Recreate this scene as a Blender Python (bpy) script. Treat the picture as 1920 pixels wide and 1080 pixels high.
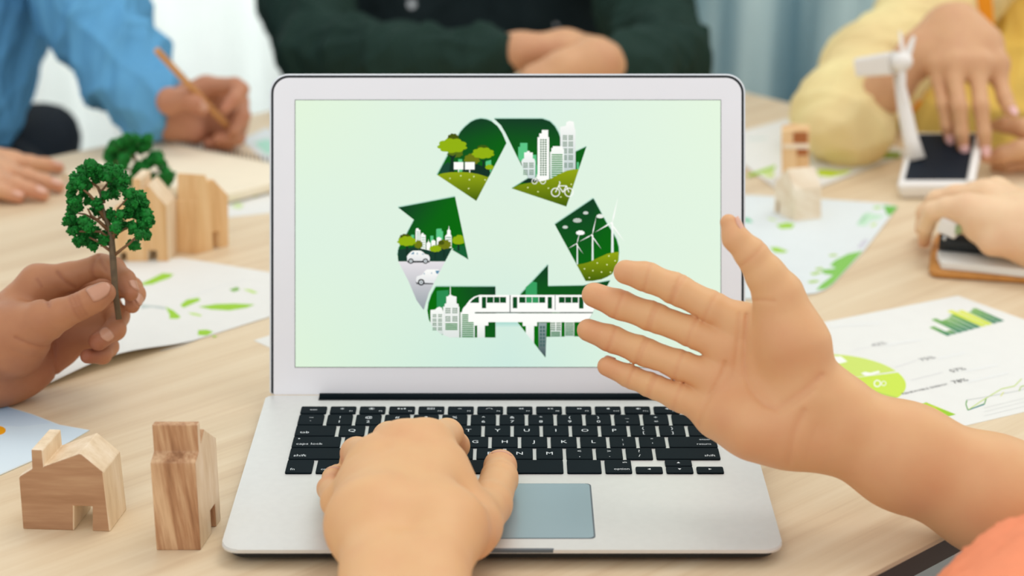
import bpy, bmesh, math, random
import numpy as np
from mathutils import Vector, Matrix

# ------------------------------------------------------------------ camera, world, lights, exposure
for o in list(bpy.data.objects):
    bpy.data.objects.remove(o)
SC = bpy.context.scene
COL = SC.collection
S = 3588.0                                   # focal length in pixels of a 1920 wide frame
TH = math.radians(20.2)
CT, ST = math.cos(TH), math.sin(TH)
CAMZ = 1.2825
TZ = 0.75                                    # table top
DZ = 0.761                                   # laptop deck
cam_data = bpy.data.cameras.new('camera')
cam = bpy.data.objects.new('camera', cam_data)
COL.objects.link(cam)
cam.location = (0, 0, CAMZ)
cam.rotation_euler = (math.pi / 2 - TH, 0, 0)
cam_data.sensor_width = 36.0
cam_data.lens = 36.0 * S / 1920.0
cam_data.clip_start = 0.05
cam_data.dof.use_dof = True
cam_data.dof.focus_distance = 1.20
cam_data.dof.aperture_fstop = 5.0
SC.camera = cam

world = bpy.data.worlds.new('world')
SC.world = world
world.use_nodes = True
bg = world.node_tree.nodes['Background']
bg.inputs['Color'].default_value = (0.99, 0.99, 0.99, 1)
bg.inputs['Strength'].default_value = 0.83


def area(name, loc, target, size, size_y, power, color=(1, 1, 1)):
    d = bpy.data.lights.new(name, 'AREA')
    d.shape = 'RECTANGLE'
    d.size, d.size_y = size, size_y
    d.energy = power
    d.color = color
    o = bpy.data.objects.new(name, d)
    COL.objects.link(o)
    o.location = loc
    o.rotation_euler = (Vector(target) - Vector(loc)).to_track_quat('-Z', 'Y').to_euler()
    return o


area('window_daylight', (1.5, 2.85, 2.15), (0.0, 1.3, 0.75), 1.8, 1.0, 9, (1.0, 0.98, 0.95))
area('outdoor_daylight', (-0.3, 4.1, 1.35), (-0.3, 0.0, 1.2), 5.0, 2.4, 190, (1.0, 0.99, 0.97))
area('ceiling_panel', (0.5, 1.75, 2.9), (0.0, 1.15, 0.75), 1.2, 0.9, 12, (1.0, 0.98, 0.95))

area('front_fill', (-0.4, -0.7, 2.75), (0.1, 1.2, 0.85), 1.4, 1.0, 8, (1.0, 0.98, 0.95))  # unseen front fill added behind the camera to brighten camera-facing sides

vs = SC.view_settings
vs.view_transform = 'Standard'
vs.look = 'None'
vs.gamma = 1
vs.use_curve_mapping = False
vs.exposure = 0.0
SC.display_settings.display_device = 'sRGB'

# ------------------------------------------------------------------ geometry helpers
R3 = np.array([[1, 0, 0], [0, ST, CT], [0, CT, -ST]])      # columns applied to (x, y, d): world = x*R + y*U + d*F
CAM = np.array([0, 0, CAMZ])


def c2w(c):
    """points in the viewing frame (right, up, distance) to world"""
    c = np.asarray(c, float)
    x, y, d = c[..., 0], c[..., 1], c[..., 2]
    return np.stack([x, y * ST + d * CT, CAMZ + y * CT - d * ST], -1)


def C(px, py, d):
    return np.array([(px - 960) / S * d, (540 - py) / S * d, d])


def P(px, py, d):
    return c2w(C(px, py, d))


def D(px, py, z=TZ):
    y = (540 - py) / S
    return (z - CAMZ) / (-ST + CT * y)


def T(px, py, z=TZ):
    return P(px, py, D(px, py, z))


def V(px, py, A, B):
    """ray through the pixel meets the upright plane through A and B"""
    A, B = np.asarray(A), np.asarray(B)
    n = np.cross(B - A, [0, 0, 1.0])
    r = P(px, py, 1.0) - CAM
    t = np.dot(A - CAM, n) / np.dot(r, n)
    return CAM + t * r


def srgb(r, g, b):
    f = lambda v: (v / 255 / 12.92) if v / 255 <= 0.04045 else ((v / 255 + 0.055) / 1.055) ** 2.4
    return (f(r), f(g), f(b), 1.0)


def tag(o, label=None, cat=None, group=None, kind=None):
    if label: o['label'] = label
    if cat: o['category'] = cat
    if group: o['group'] = group
    if kind: o['kind'] = kind
    return o


def thing(name, label, cat, loc, group=None):
    o = bpy.data.objects.new(name, None)
    o.empty_display_size = 0.02
    COL.objects.link(o)
    o.location = Vector([float(v) for v in loc])
    return tag(o, label, cat, group)


def origin(o):
    p = np.zeros(3)
    while o is not None:
        p += np.array(o.location)
        o = o.parent
    return p


def link(name, me, parent=None, mats=(), smooth=False):
    """mesh in world coordinates -> object, shifted into its parent's frame"""
    o = bpy.data.objects.new(name, me)
    COL.objects.link(o)
    for m in (mats if isinstance(mats, (list, tuple)) else [mats]):
        me.materials.append(m)
    if parent is not None:
        p = origin(parent)
        me.transform(Matrix.Translation(Vector(-p)))
        o.parent = parent
    if smooth and len(me.polygons):
        me.polygons.foreach_set('use_smooth', np.ones(len(me.polygons), bool))
    me.update()
    return o


def mesh(name, verts, faces, mats, parent=None, smooth=False, mi=None):
    me = bpy.data.meshes.new(name)
    me.from_pydata([tuple(map(float, v)) for v in verts], [], [tuple(f) for f in faces])
    o = link(name, me, parent, mats, smooth)
    if mi is not None:
        me.polygons.foreach_set('material_index', np.array(mi, np.int32))
    me.update()
    return o


def fast_mesh(name, v, f):
    me = bpy.data.meshes.new(name)
    n, m, k = len(v), len(f), f.shape[1]
    me.vertices.add(n)
    me.vertices.foreach_set('co', np.ascontiguousarray(v, np.float32).ravel())
    me.loops.add(m * k)
    me.loops.foreach_set('vertex_index', np.ascontiguousarray(f, np.int32).ravel())
    me.polygons.add(m)
    me.polygons.foreach_set('loop_start', np.arange(0, m * k, k, dtype=np.int32))
    try:
        me.polygons.foreach_set('loop_total', np.full(m, k, np.int32))
    except Exception:
        pass
    me.update(calc_edges=True)
    me.validate()
    return me


def bm_obj(name, bm, mats, parent=None, smooth=False):
    bmesh.ops.recalc_face_normals(bm, faces=bm.faces)
    me = bpy.data.meshes.new(name)
    bm.to_mesh(me)
    bm.free()
    return link(name, me, parent, mats, smooth)


def bevel_bm(bm, w, seg=2):
    es = [e for e in bm.edges if len(e.link_faces) == 2 and e.calc_face_angle(0) > 0.5]
    bmesh.ops.bevel(bm, geom=es, offset=w, segments=seg, profile=0.5, affect='EDGES', clamp_overlap=True)


def prism(name, outline, ext, mats, parent=None, bevel=0.0, smooth=False):
    """outline: world points of one face; ext: vector to the other face"""
    bm = bmesh.new()
    ext = Vector([float(v) for v in ext])
    a = [bm.verts.new([float(v) for v in p]) for p in outline]
    b = [bm.verts.new(v.co + ext) for v in a]
    n = len(a)
    bm.faces.new(a)
    bm.faces.new(list(reversed(b)))
    for i in range(n):
        bm.faces.new((a[i], b[i], b[(i + 1) % n], a[(i + 1) % n]))
    bmesh.ops.recalc_face_normals(bm, faces=bm.faces)
    if bevel:
        bevel_bm(bm, bevel)
    return bm_obj(name, bm, mats, parent, smooth)


def box(name, o, ex, ey, ez, mats, parent=None, bevel=0.0):
    o, ex, ey, ez = map(np.asarray, (o, ex, ey, ez))
    return prism(name, [o, o + ex, o + ex + ey, o + ey], ez, mats, parent, bevel)


def rrect(x0, y0, x1, y1, r, n=6):
    """rounded rectangle, r = one radius or (bl, br, tr, tl)"""
    rr = r if isinstance(r, (tuple, list)) else (r,) * 4
    pts = []
    for (cx, cy, sx, sy, a0, q) in ((x0, y0, 1, 1, 180, rr[0]), (x1, y0, -1, 1, 270, rr[1]),
                                    (x1, y1, -1, -1, 0, rr[2]), (x0, y1, 1, -1, 90, rr[3])):
        if q <= 0:
            pts.append((cx, cy)); continue
        for i in range(n + 1):
            a = math.radians(a0 + 90 * i / n)
            pts.append((cx + sx * q + q * math.cos(a), cy + sy * q + q * math.sin(a)))
    return pts


def tube(name, pts, radii, mats, parent=None, n=8, smooth=True):
    pts = [np.asarray(p, float) for p in pts]
    vs_, fs = [], []
    prev = None
    for i, p in enumerate(pts):
        t = pts[min(i + 1, len(pts) - 1)] - pts[max(i - 1, 0)]
        t /= np.linalg.norm(t)
        if prev is None:
            u = np.cross(t, [0.3, 0.9, 0.2])
        else:
            u = prev - t * np.dot(prev, t)
        u /= np.linalg.norm(u)
        prev = u
        w = np.cross(t, u)
        r = radii[i] if isinstance(radii, (list, tuple)) else radii
        for k in range(n):
            a = 2 * math.pi * k / n
            vs_.append(p + r * (math.cos(a) * u + math.sin(a) * w))
    for i in range(len(pts) - 1):
        for k in range(n):
            fs.append((i * n + k, i * n + (k + 1) % n, (i + 1) * n + (k + 1) % n, (i + 1) * n + k))
    fs.append(tuple(reversed(range(n))))
    fs.append(tuple(range((len(pts) - 1) * n, len(pts) * n)))
    if name is None:
        return vs_, fs
    return mesh(name, vs_, fs, mats, parent, smooth)


# ------------------------------------------------------------------ rounded-limb modelling (distance fields)
def smin(a, b, k):
    h = np.maximum(k - np.abs(a - b), 0) / k
    return np.minimum(a, b) - h * h * k * 0.25


def add_cone(F, org, h, a, ra, b, rb, k):
    a, b = np.asarray(a, float), np.asarray(b, float)
    rm = max(ra, rb) + k + 3 * h
    lo = np.maximum(np.floor((np.minimum(a, b) - rm - org) / h).astype(int), 0)
    hi = np.minimum(np.ceil((np.maximum(a, b) + rm - org) / h).astype(int) + 1, F.shape)
    if np.any(hi <= lo):
        return
    ax = [(org[i] + h * np.arange(lo[i], hi[i])).astype(np.float32) for i in range(3)]
    X, Y, Z = ax[0][:, None, None] - a[0], ax[1][None, :, None] - a[1], ax[2][None, None, :] - a[2]
    e = b - a
    L2 = max(float(e @ e), 1e-12)
    t = np.clip((X * e[0] + Y * e[1] + Z * e[2]) / L2, 0, 1)
    dd = np.sqrt((X - t * e[0]) ** 2 + (Y - t * e[1]) ** 2 + (Z - t * e[2]) ** 2) - (ra + t * (rb - ra))
    sl = tuple(slice(lo[i], hi[i]) for i in range(3))
    F[sl] = smin(F[sl], dd, k)


def surface_nets(F, org, h, smooth=3):
    ins = F < 0
    nx, ny, nz = F.shape
    cnt = np.zeros((nx - 1, ny - 1, nz - 1), np.uint8)
    for dx in (0, 1):
        for dy in (0, 1):
            for dz in (0, 1):
                cnt += ins[dx:nx - 1 + dx, dy:ny - 1 + dy, dz:nz - 1 + dz]
    act = (cnt > 0) & (cnt < 8)
    I, J, K = np.nonzero(act)
    idx = np.full(act.shape, -1, np.int32)
    idx[I, J, K] = np.arange(len(I))
    acc = np.zeros((len(I), 3))
    num = np.zeros(len(I))
    corners = [(0, 0, 0), (1, 0, 0), (0, 1, 0), (1, 1, 0), (0, 0, 1), (1, 0, 1), (0, 1, 1), (1, 1, 1)]
    for i in range(8):
        for ax in range(3):
            if corners[i][ax] == 0:
                c0 = corners[i]
                c1 = list(c0); c1[ax] = 1
                f0 = F[I + c0[0], J + c0[1], K + c0[2]]
                f1 = F[I + c1[0], J + c1[1], K + c1[2]]
                m = (f0 < 0) != (f1 < 0)
                t = np.where(m, f0 / np.where(m, f0 - f1, 1), 0)
                p = np.array(c0, float)[None, :].repeat(len(I), 0)
                p[:, ax] += t
                acc[m] += p[m]
                num += m
    v = org + h * (np.stack([I, J, K], -1) + acc / num[:, None])
    quads = []
    for ax in range(3):
        s0 = [slice(1, -1)] * 3; s0[ax] = slice(0, -1)
        s1 = [slice(1, -1)] * 3; s1[ax] = slice(1, None)
        a, b = ins[tuple(s0)], ins[tuple(s1)]
        for flip, m in ((False, a & ~b), (True, ~a & b)):
            g = np.stack(np.nonzero(m), -1)
            if not len(g):
                continue
            g += 1
            g[:, ax] -= 1
            o1, o2 = (ax + 1) % 3, (ax + 2) % 3
            q = []
            for (u, w) in ((1, 1), (0, 1), (0, 0), (1, 0)):
                c = g.copy()
                c[:, o1] -= u
                c[:, o2] -= w
                q.append(idx[c[:, 0], c[:, 1], c[:, 2]])
            q = np.stack(q, -1)
            quads.append(q[:, ::-1] if flip else q)
    f = np.concatenate(quads)
    f = f[(f >= 0).all(1)]
    for _ in range(smooth):
        a2 = np.zeros_like(v)
        n2 = np.zeros(len(v))
        for k in range(4):
            i, j = f[:, k], f[:, (k + 1) % 4]
            for c in range(3):
                a2[:, c] += np.bincount(i, v[j, c], len(v)) + np.bincount(j, v[i, c], len(v))
            n2 += np.bincount(i, minlength=len(v)) + np.bincount(j, minlength=len(v))
        v = 0.5 * v + 0.5 * a2 / np.maximum(n2, 1)[:, None]
    return v, f


def limb(pt):
    """(px, py, distance, radius in px) -> centre and radius in metres"""
    return C(pt[0], pt[1], pt[2]), pt[3] * pt[2] / S


def chaikin(pl, n=2):
    for _ in range(n):
        q = [pl[0]]
        for a, b in zip(pl[:-1], pl[1:]):
            q.append((0.75 * a[0] + 0.25 * b[0], 0.75 * a[1] + 0.25 * b[1]))
            q.append((0.25 * a[0] + 0.75 * b[0], 0.25 * a[1] + 0.75 * b[1]))
        pl = q + [pl[-1]]
    return pl


def sculpt(name, core, fingers, h, mat, parent, kc=0.012, kf=0.006, kff=0.0012, creases=(), lines=(), reds=(),
           smooth=3, fold=None, kfin=0.004, dents=()):
    """core: chains blended softly; fingers: chains kept apart. Chains are lists of (px, py, d, r)."""
    allp = [limb(p) for ch in list(core) + list(fingers) for p in ch]
    lo = np.min([c - r for c, r in allp], 0) - 0.012
    hi = np.max([c + r for c, r in allp], 0) + 0.012
    n = np.ceil((hi - lo) / h).astype(int) + 1
    G = np.full(n, 1.0, np.float32)
    for ch in core:
        for p, q in zip(ch[:-1], ch[1:]):
            (a, ra), (b, rb) = limb(p), limb(q)
            add_cone(G, lo, h, a, ra, b, rb, kc)
    if fingers:
        FF = np.full(n, 1.0, np.float32)
        for ch in fingers:
            pts = [limb(p) for p in ch]
            l2 = np.maximum(((np.min([c - r for c, r in pts], 0) - 0.008 - lo) / h).astype(int), 0)
            h2 = np.minimum(((np.max([c + r for c, r in pts], 0) + 0.008 - lo) / h).astype(int) + 2, n)
            sub = np.full(h2 - l2, 1.0, np.float32)
            for (a, ra), (b, rb) in zip(pts[:-1], pts[1:]):
                add_cone(sub, lo + l2 * h, h, a, ra, b, rb, kfin)
            sl = tuple(slice(l2[i], h2[i]) for i in range(3))
            FF[sl] = smin(FF[sl], sub, kff)
        G = smin(G, FF, kf)
        del FF

    def local(c, rad):
        l2 = np.maximum(((c - rad - lo) / h).astype(int), 0)
        h2 = np.minimum(((c + rad - lo) / h).astype(int) + 2, n)
        ax = [lo[i] + h * np.arange(l2[i], h2[i]) for i in range(3)]
        return tuple(slice(l2[i], h2[i]) for i in range(3)), ax[0][:, None, None], ax[1][None, :, None], ax[2][None, None, :]
    for (p, q, depth, w, side) in creases:      # ring-like crease at p, across the direction p->q, on the side facing `side`
        (a, ra), (b, rb) = limb(p), limb(q)
        t = (b - a) / np.linalg.norm(b - a)
        sl, X, Y, Z = local(a, ra * 1.7)
        X, Y, Z = X - a[0], Y - a[1], Z - a[2]
        s = X * t[0] + Y * t[1] + Z * t[2]
        nn = np.sqrt(X * X + Y * Y + Z * Z) + 1e-6
        sd = (X * side[0] + Y * side[1] + Z * side[2]) / nn
        G[sl] += (depth * np.exp(-(s / w) ** 2) * np.clip(sd + 0.6, 0, 1) * np.clip((ra * 1.6 - nn) / (ra * 0.3), 0, 1)).astype(np.float32)
    lines = [(chaikin(pl), depth, w, dmax) for pl, depth, w, dmax in lines]
    for (pl, depth, w, dmax) in lines:          # palm lines: (px, py) polylines carved on the camera side
        d0 = dmax - 0.02
        Q = np.array([C(p[0], p[1], d0) for p in pl])
        l2 = np.maximum(((Q.min(0) - 0.006 - lo) / h).astype(int), 0)
        h2 = np.minimum(((Q.max(0) + 0.006 - lo) / h).astype(int) + 2, n)
        h2[2] = min(int((dmax - lo[2]) / h), n[2]); l2[2] = 0
        ax = [lo[i] + h * np.arange(l2[i], h2[i]) for i in range(3)]
        X, Y, Z = ax[0][:, None, None], ax[1][None, :, None], ax[2][None, None, :]
        X, Y = X * d0 / Z, Y * d0 / Z
        best = np.full(np.broadcast(X, Y).shape, 1e9)
        for k, (a, b) in enumerate(zip(Q[:-1], Q[1:])):
            e = (b - a)[:2]
            t = np.clip(((X - a[0]) * e[0] + (Y - a[1]) * e[1]) / max(e @ e, 1e-9), 0, 1)
            fade = 1 + 2.5 * np.clip(np.abs((k + t) / (len(Q) - 1) - 0.5) * 2 - 0.6, 0, 1) ** 2 * 4
            best = np.minimum(best, ((X - a[0] - t * e[0]) ** 2 + (Y - a[1] - t * e[1]) ** 2) * fade)
        sl = tuple(slice(l2[i], h2[i]) for i in range(3))
        G[sl] += (depth * np.exp(-best / (w * w))).astype(np.float32)
    for (pt, rad, amt) in dents:                # soft hollows (+) and swellings (-)
        c = C(*pt)
        sl, X, Y, Z = local(c, rad * 2.4)
        G[sl] += (amt * np.exp(-((X - c[0]) ** 2 + (Y - c[1]) ** 2 + (Z - c[2]) ** 2) / (rad * rad))).astype(np.float32)
    v, f = surface_nets(G, lo, h, smooth)
    del G
    if fold is not None:
        v = fold(v, f)
    me = fast_mesh(name, c2w(v), f)
    tint = np.zeros(len(v), np.float32)
    for (pt, rad, amt) in reds:
        c = C(*pt[:3])
        tint += amt * np.exp(-((v - c) ** 2).sum(1) / (rad * rad))
    for (p, q, depth, w, side) in creases:
        (a, ra), (b, rb) = limb(p), limb(q)
        t = (b - a) / np.linalg.norm(b - a)
        r = v - a
        nn = np.linalg.norm(r, axis=1)
        tint += 0.26 * np.exp(-((r @ t) / (w * 1.3)) ** 2) * np.clip((ra * 1.5 - nn) / (ra * 0.3), 0, 1) * np.clip((r @ np.array(side)) / (nn + 1e-6) + 0.5, 0, 1)
    for (pl, depth, w, dmax) in lines:
        xy = v[:, :2] / v[:, 2:3]
        for p, q in zip(pl[:-1], pl[1:]):
            a, b = C(p[0], p[1], 1)[:2], C(q[0], q[1], 1)[:2]
            e = b - a
            t = np.clip(((xy - a) @ e) / max(e @ e, 1e-12), 0, 1)
            r2 = ((xy - a - t[:, None] * e) ** 2).sum(1) * v[:, 2] ** 2
            tint = np.maximum(tint, min(0.45, depth * 420) * np.exp(-r2 / (w * w * 1.2)) * (v[:, 2] < dmax))
    at = me.attributes.new('tint', 'FLOAT', 'POINT')
    at.data.foreach_set('value', np.clip(tint, 0, 1.3).astype(np.float32))
    return link(name, me, parent, mat, True)


def folds(amp, freq, seed):
    rng = np.random.RandomState(seed)
    W = [(rng.randn(3) * freq * s, rng.rand() * 6.28, amp / s) for s in (1, 1, 1.7, 1.7, 2.6, 2.6) for _ in range(1)]

    def fn(v, f):
        nrm = np.zeros_like(v)
        fn_ = np.cross(v[f[:, 2]] - v[f[:, 0]], v[f[:, 3]] - v[f[:, 1]])
        for k in range(4):
            for c in range(3):
                nrm[:, c] += np.bincount(f[:, k], fn_[:, c], len(v))
        nrm /= np.linalg.norm(nrm, axis=1)[:, None] + 1e-12
        dsp = np.zeros(len(v))
        for w, ph, a in W:
            s = np.sin(v @ w + ph + 1.5 * np.sin(v @ (w[::-1] * 0.6) + ph * 2))
            dsp += a * (1 - np.abs(s)) ** 2 * 1.6
        return v + nrm * (dsp - amp * 0.8)[:, None]
    return fn


# ------------------------------------------------------------------ materials
def nodes(name):
    m = bpy.data.materials.new(name)
    m.use_nodes = True
    nt = m.node_tree
    return m, nt, nt.nodes['Principled BSDF']


def noise(nt, scale, detail=3, vec=None, stretch=None, rough=0.5):
    n = nt.nodes.new('ShaderNodeTexNoise')
    n.inputs['Scale'].default_value = scale
    n.inputs['Detail'].default_value = detail
    n.inputs['Roughness'].default_value = rough
    tc = nt.nodes.new('ShaderNodeTexCoord')
    src = tc.outputs['Object']
    if stretch is not None:
        mp = nt.nodes.new('ShaderNodeMapping')
        mp.vector_type = 'TEXTURE'
        mp.inputs['Rotation'].default_value = stretch[1]
        mp.inputs['Scale'].default_value = [1 / q for q in stretch[0]]
        nt.links.new(src, mp.inputs[0])
        src = mp.outputs[0]
    nt.links.new(src, n.inputs['Vector'])
    return n


def ramp(nt, fac, stops):
    r = nt.nodes.new('ShaderNodeValToRGB')
    el = r.color_ramp.elements
    while len(el) < len(stops):
        el.new(0.5)
    for e, (p, c) in zip(el, stops):
        e.position = p
        e.color = c
    nt.links.new(fac, r.inputs[0])
    return r.outputs[0]


def bump(nt, bs, height, strength, dist=0.001):
    b = nt.nodes.new('ShaderNodeBump')
    b.inputs['Strength'].default_value = strength
    b.inputs['Distance'].default_value = dist
    nt.links.new(height, b.inputs['Height'])
    nt.links.new(b.outputs[0], bs.inputs['Normal'])


def plain(name, col, rough=0.5, metal=0.0, vary=0.04, scale=30, bmp=0.0, spec=0.5):
    m, nt, bs = nodes(name)
    n = noise(nt, scale, 4)
    a = [max(c * (1 - vary), 0) for c in col[:3]] + [1]
    b = [min(c * (1 + vary), 1) for c in col[:3]] + [1]
    nt.links.new(ramp(nt, n.outputs[0], [(0.3, a), (0.7, b)]), bs.inputs['Base Color'])
    bs.inputs['Roughness'].default_value = rough
    bs.inputs['Metallic'].default_value = metal
    bs.inputs['Specular IOR Level'].default_value = spec
    if bmp:
        bump(nt, bs, n.outputs[0], bmp)
    return m


def wood(name, c1, c2, c3, along, scale=60, rough=0.55, ring=0.06, bmp=0.15):
    """grain stretched along the axis `along` (rotation, euler) of the object"""
    m, nt, bs = nodes(name)
    n1 = noise(nt, scale, 5, stretch=((ring, 1, 1), along), rough=0.6)
    n2 = noise(nt, scale * 5, 3, stretch=((ring * 0.5, 1, 1), along))
    mx = nt.nodes.new('ShaderNodeMath'); mx.operation = 'MULTIPLY_ADD'
    mx.inputs[1].default_value = 0.3
    nt.links.new(n2.outputs[0], mx.inputs[0]); nt.links.new(n1.outputs[0], mx.inputs[2])
    nt.links.new(ramp(nt, mx.outputs[0], [(0.42, c1), (0.62, c2), (0.82, c3)]), bs.inputs['Base Color'])
    bs.inputs['Roughness'].default_value = rough
    bs.inputs['Specular IOR Level'].default_value = 0.3
    bump(nt, bs, mx.outputs[0], bmp, 0.0006)
    return m


def skin(name, base, red):
    m, nt, bs = nodes(name)
    at = nt.nodes.new('ShaderNodeAttribute'); at.attribute_name = 'tint'
    n = noise(nt, 55, 4)
    mx = nt.nodes.new('ShaderNodeMix'); mx.data_type = 'RGBA'
    mx.inputs[6].default_value = base
    mx.inputs[7].default_value = red
    ad = nt.nodes.new('ShaderNodeMath'); ad.operation = 'MULTIPLY_ADD'
    ad.inputs[1].default_value = 0.7; ad.inputs[2].default_value = -0.28
    nt.links.new(n.outputs[0], ad.inputs[0])
    a2 = nt.nodes.new('ShaderNodeMath'); a2.operation = 'ADD'; a2.use_clamp = True
    nt.links.new(ad.outputs[0], a2.inputs[0]); nt.links.new(at.outputs['Fac'], a2.inputs[1])
    nt.links.new(a2.outputs[0], mx.inputs[0])
    nt.links.new(mx.outputs[2], bs.inputs['Base Color'])
    bs.inputs['Roughness'].default_value = 0.52
    bs.inputs['Specular IOR Level'].default_value = 0.35
    bs.inputs['Subsurface Weight'].default_value = 0.12
    bs.inputs['Subsurface Radius'].default_value = (1.0, 0.4, 0.25)
    bs.inputs['Subsurface Scale'].default_value = 0.004
    n3 = noise(nt, 900, 2)
    bump(nt, bs, n3.outputs[0], 0.12, 0.0004)
    return m


def cloth(name, col, rough=0.85, vary=0.10, trans=0.0):
    m, nt, bs = nodes(name)
    n = noise(nt, 12, 4)
    a = [c * (1 - vary) for c in col[:3]] + [1]
    b = [min(c * (1 + vary), 1) for c in col[:3]] + [1]
    nt.links.new(ramp(nt, n.outputs[0], [(0.3, a), (0.7, b)]), bs.inputs['Base Color'])
    bs.inputs['Roughness'].default_value = rough
    bs.inputs['Specular IOR Level'].default_value = 0.15
    w = noise(nt, 700, 2)
    bump(nt, bs, w.outputs[0], 0.25, 0.0008)
    if trans:
        tr = nt.nodes.new('ShaderNodeBsdfTranslucent')
        tr.inputs[0].default_value = col
        mx = nt.nodes.new('ShaderNodeMixShader')
        mx.inputs[0].default_value = trans
        nt.links.new(bs.outputs[0], mx.inputs[1]); nt.links.new(tr.outputs[0], mx.inputs[2])
        nt.links.new(mx.outputs[0], nt.nodes['Material Output'].inputs[0])
    return m


def emis_attr(name):
    """a lit display: the picture's colours come from the mesh's colour attribute"""
    m, nt, bs = nodes(name)
    at = nt.nodes.new('ShaderNodeAttribute'); at.attribute_name = 'picture'
    bs.inputs['Base Color'].default_value = (0.002, 0.002, 0.002, 1)
    bs.inputs['Roughness'].default_value = 0.4
    bs.inputs['Specular IOR Level'].default_value = 0.03
    nt.links.new(at.outputs['Color'], bs.inputs['Emission Color'])
    bs.inputs['Emission Strength'].default_value = 1.0
    return m


def print_attr(name):
    """flat ink on paper, colours from the mesh's colour attribute"""
    m, nt, bs = nodes(name)
    at = nt.nodes.new('ShaderNodeAttribute'); at.attribute_name = 'picture'
    nt.links.new(at.outputs['Color'], bs.inputs['Base Color'])
    bs.inputs['Roughness'].default_value = 0.7
    bs.inputs['Specular IOR Level'].default_value = 0.2
    return m


GRAIN = math.radians(42)
M = {}
M['table'] = wood('table_oak', srgb(212, 186, 152), srgb(224, 202, 168), srgb(231, 212, 180), (0, 0, GRAIN), scale=55, rough=0.45, ring=0.05, bmp=0.10)
M['table_edge'] = plain('table_edge_brown', srgb(74, 56, 45), 0.6)
M['floor'] = plain('floor_grey', srgb(150, 146, 140), 0.6, scale=4)
M['wall'] = plain('wall_paint', srgb(228, 228, 224), 0.8, scale=5, vary=0.02)
M['white_frame'] = plain('window_frame_white', srgb(225, 228, 230), 0.5)
M['alu'] = plain('aluminium', srgb(222, 222, 219), 0.42, 0.3, vary=0.015, scale=200)
M['alu_lid'] = plain('aluminium_edge', srgb(232, 236, 240), 0.3, 0.4, vary=0.01)
M['bezel'] = plain('bezel_silver', srgb(240, 242, 247), 0.5, 0.0, vary=0.008)
M['black'] = plain('black_plastic', srgb(22, 28, 32), 0.5)
M['rubber_and_shade'] = plain('rubber_gasket_and_shade', srgb(20, 26, 32), 0.6)
M['key'] = plain('key_black', srgb(13, 25, 31), 0.65, vary=0.08, spec=0.08)
M['legend'] = plain('key_legend_white', srgb(225, 232, 235), 0.6)
M['glass_pad'] = plain('trackpad_glass', srgb(156, 178, 188), 0.28, 0.25, vary=0.01)
M['groove'] = plain('groove_dark', srgb(95, 105, 112), 0.6)
M['screen'] = emis_attr('lit_display')
M['ink'] = print_attr('printed_ink')
M['paper'] = plain('paper_white', srgb(233, 233, 227), 0.8, vary=0.01, scale=60)
M['paper_cool'] = plain('paper_coated', srgb(224, 231, 230), 0.7, vary=0.01, scale=60)
M['cream'] = plain('notebook_cream', srgb(244, 232, 206), 0.8, vary=0.02, scale=60)
M['kraft'] = plain('notebook_cover', srgb(214, 180, 120), 0.7)
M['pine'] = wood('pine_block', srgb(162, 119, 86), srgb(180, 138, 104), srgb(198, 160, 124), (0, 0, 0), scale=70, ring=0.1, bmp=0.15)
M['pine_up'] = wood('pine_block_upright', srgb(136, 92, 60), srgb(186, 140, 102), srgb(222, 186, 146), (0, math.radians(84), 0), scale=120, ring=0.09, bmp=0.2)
M['pine_lit'] = wood('pine_lit_tone', srgb(216, 188, 152), srgb(232, 208, 174), srgb(242, 222, 194), (0, math.radians(80), 0), scale=90, ring=0.1, bmp=0.1)  # paler pine, brightness of the lit faces put into its colour
M['pine_pale'] = wood('pine_block_pale', srgb(228, 204, 172), srgb(242, 226, 200), srgb(250, 238, 216), (0, math.radians(30), 0), scale=90, ring=0.1, bmp=0.1)
M['pine_warm'] = wood('pine_block_warm', srgb(206, 156, 102), srgb(230, 186, 132), srgb(240, 204, 154), (0, math.radians(90), 0), scale=70, ring=0.1, bmp=0.1)
M['leaf'] = plain('foam_leaf', srgb(16, 112, 36), 0.65, vary=0.45, scale=260, bmp=0.3, spec=0.25)
M['bark'] = plain('model_bark', srgb(122, 88, 56), 0.7, vary=0.2, scale=200, bmp=0.3)
M['bark_dark'] = plain('model_stem', srgb(98, 80, 54), 0.6, vary=0.2, scale=200, bmp=0.3)
M['white_plastic'] = plain('white_plastic', srgb(238, 234, 228), 0.35, vary=0.01)
M['solar'] = plain('solar_cell', srgb(10, 24, 36), 0.5, vary=0.2, scale=9, spec=0.15)
M['pencil'] = plain('pencil_wood', srgb(206, 150, 92), 0.5, vary=0.1)
M['graphite'] = plain('pencil_graphite', srgb(60, 58, 58), 0.4)
M['brown_board'] = plain('clipboard_hardboard', srgb(200, 138, 66), 0.5, vary=0.1, scale=100)
M['metal'] = plain('clip_steel', srgb(200, 205, 208), 0.25, 0.9)
M['skin_near'] = skin('skin_light', srgb(226, 179, 129), srgb(216, 152, 112))
M['skin_tree'] = skin('skin_tan', srgb(186, 130, 92), srgb(150, 88, 64))
M['skin_blue'] = skin('skin_brown', srgb(190, 134, 102), srgb(168, 98, 74))
M['skin_rest'] = skin('skin_warm', srgb(216, 166, 128), srgb(200, 130, 100))
M['skin_clip'] = skin('skin_pale', srgb(238, 204, 164), srgb(222, 160, 126))
M['skin_yellow'] = skin('skin_olive', srgb(214, 166, 124), srgb(186, 122, 94))
M['nail'] = plain('fingernail_pink', srgb(226, 176, 152), 0.3, vary=0.02)
M['nail_tan'] = plain('fingernail_tan', srgb(196, 144, 116), 0.3, vary=0.02)
M['nail_pink'] = plain('fingernail_polish', srgb(238, 190, 186), 0.3, vary=0.02)
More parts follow.
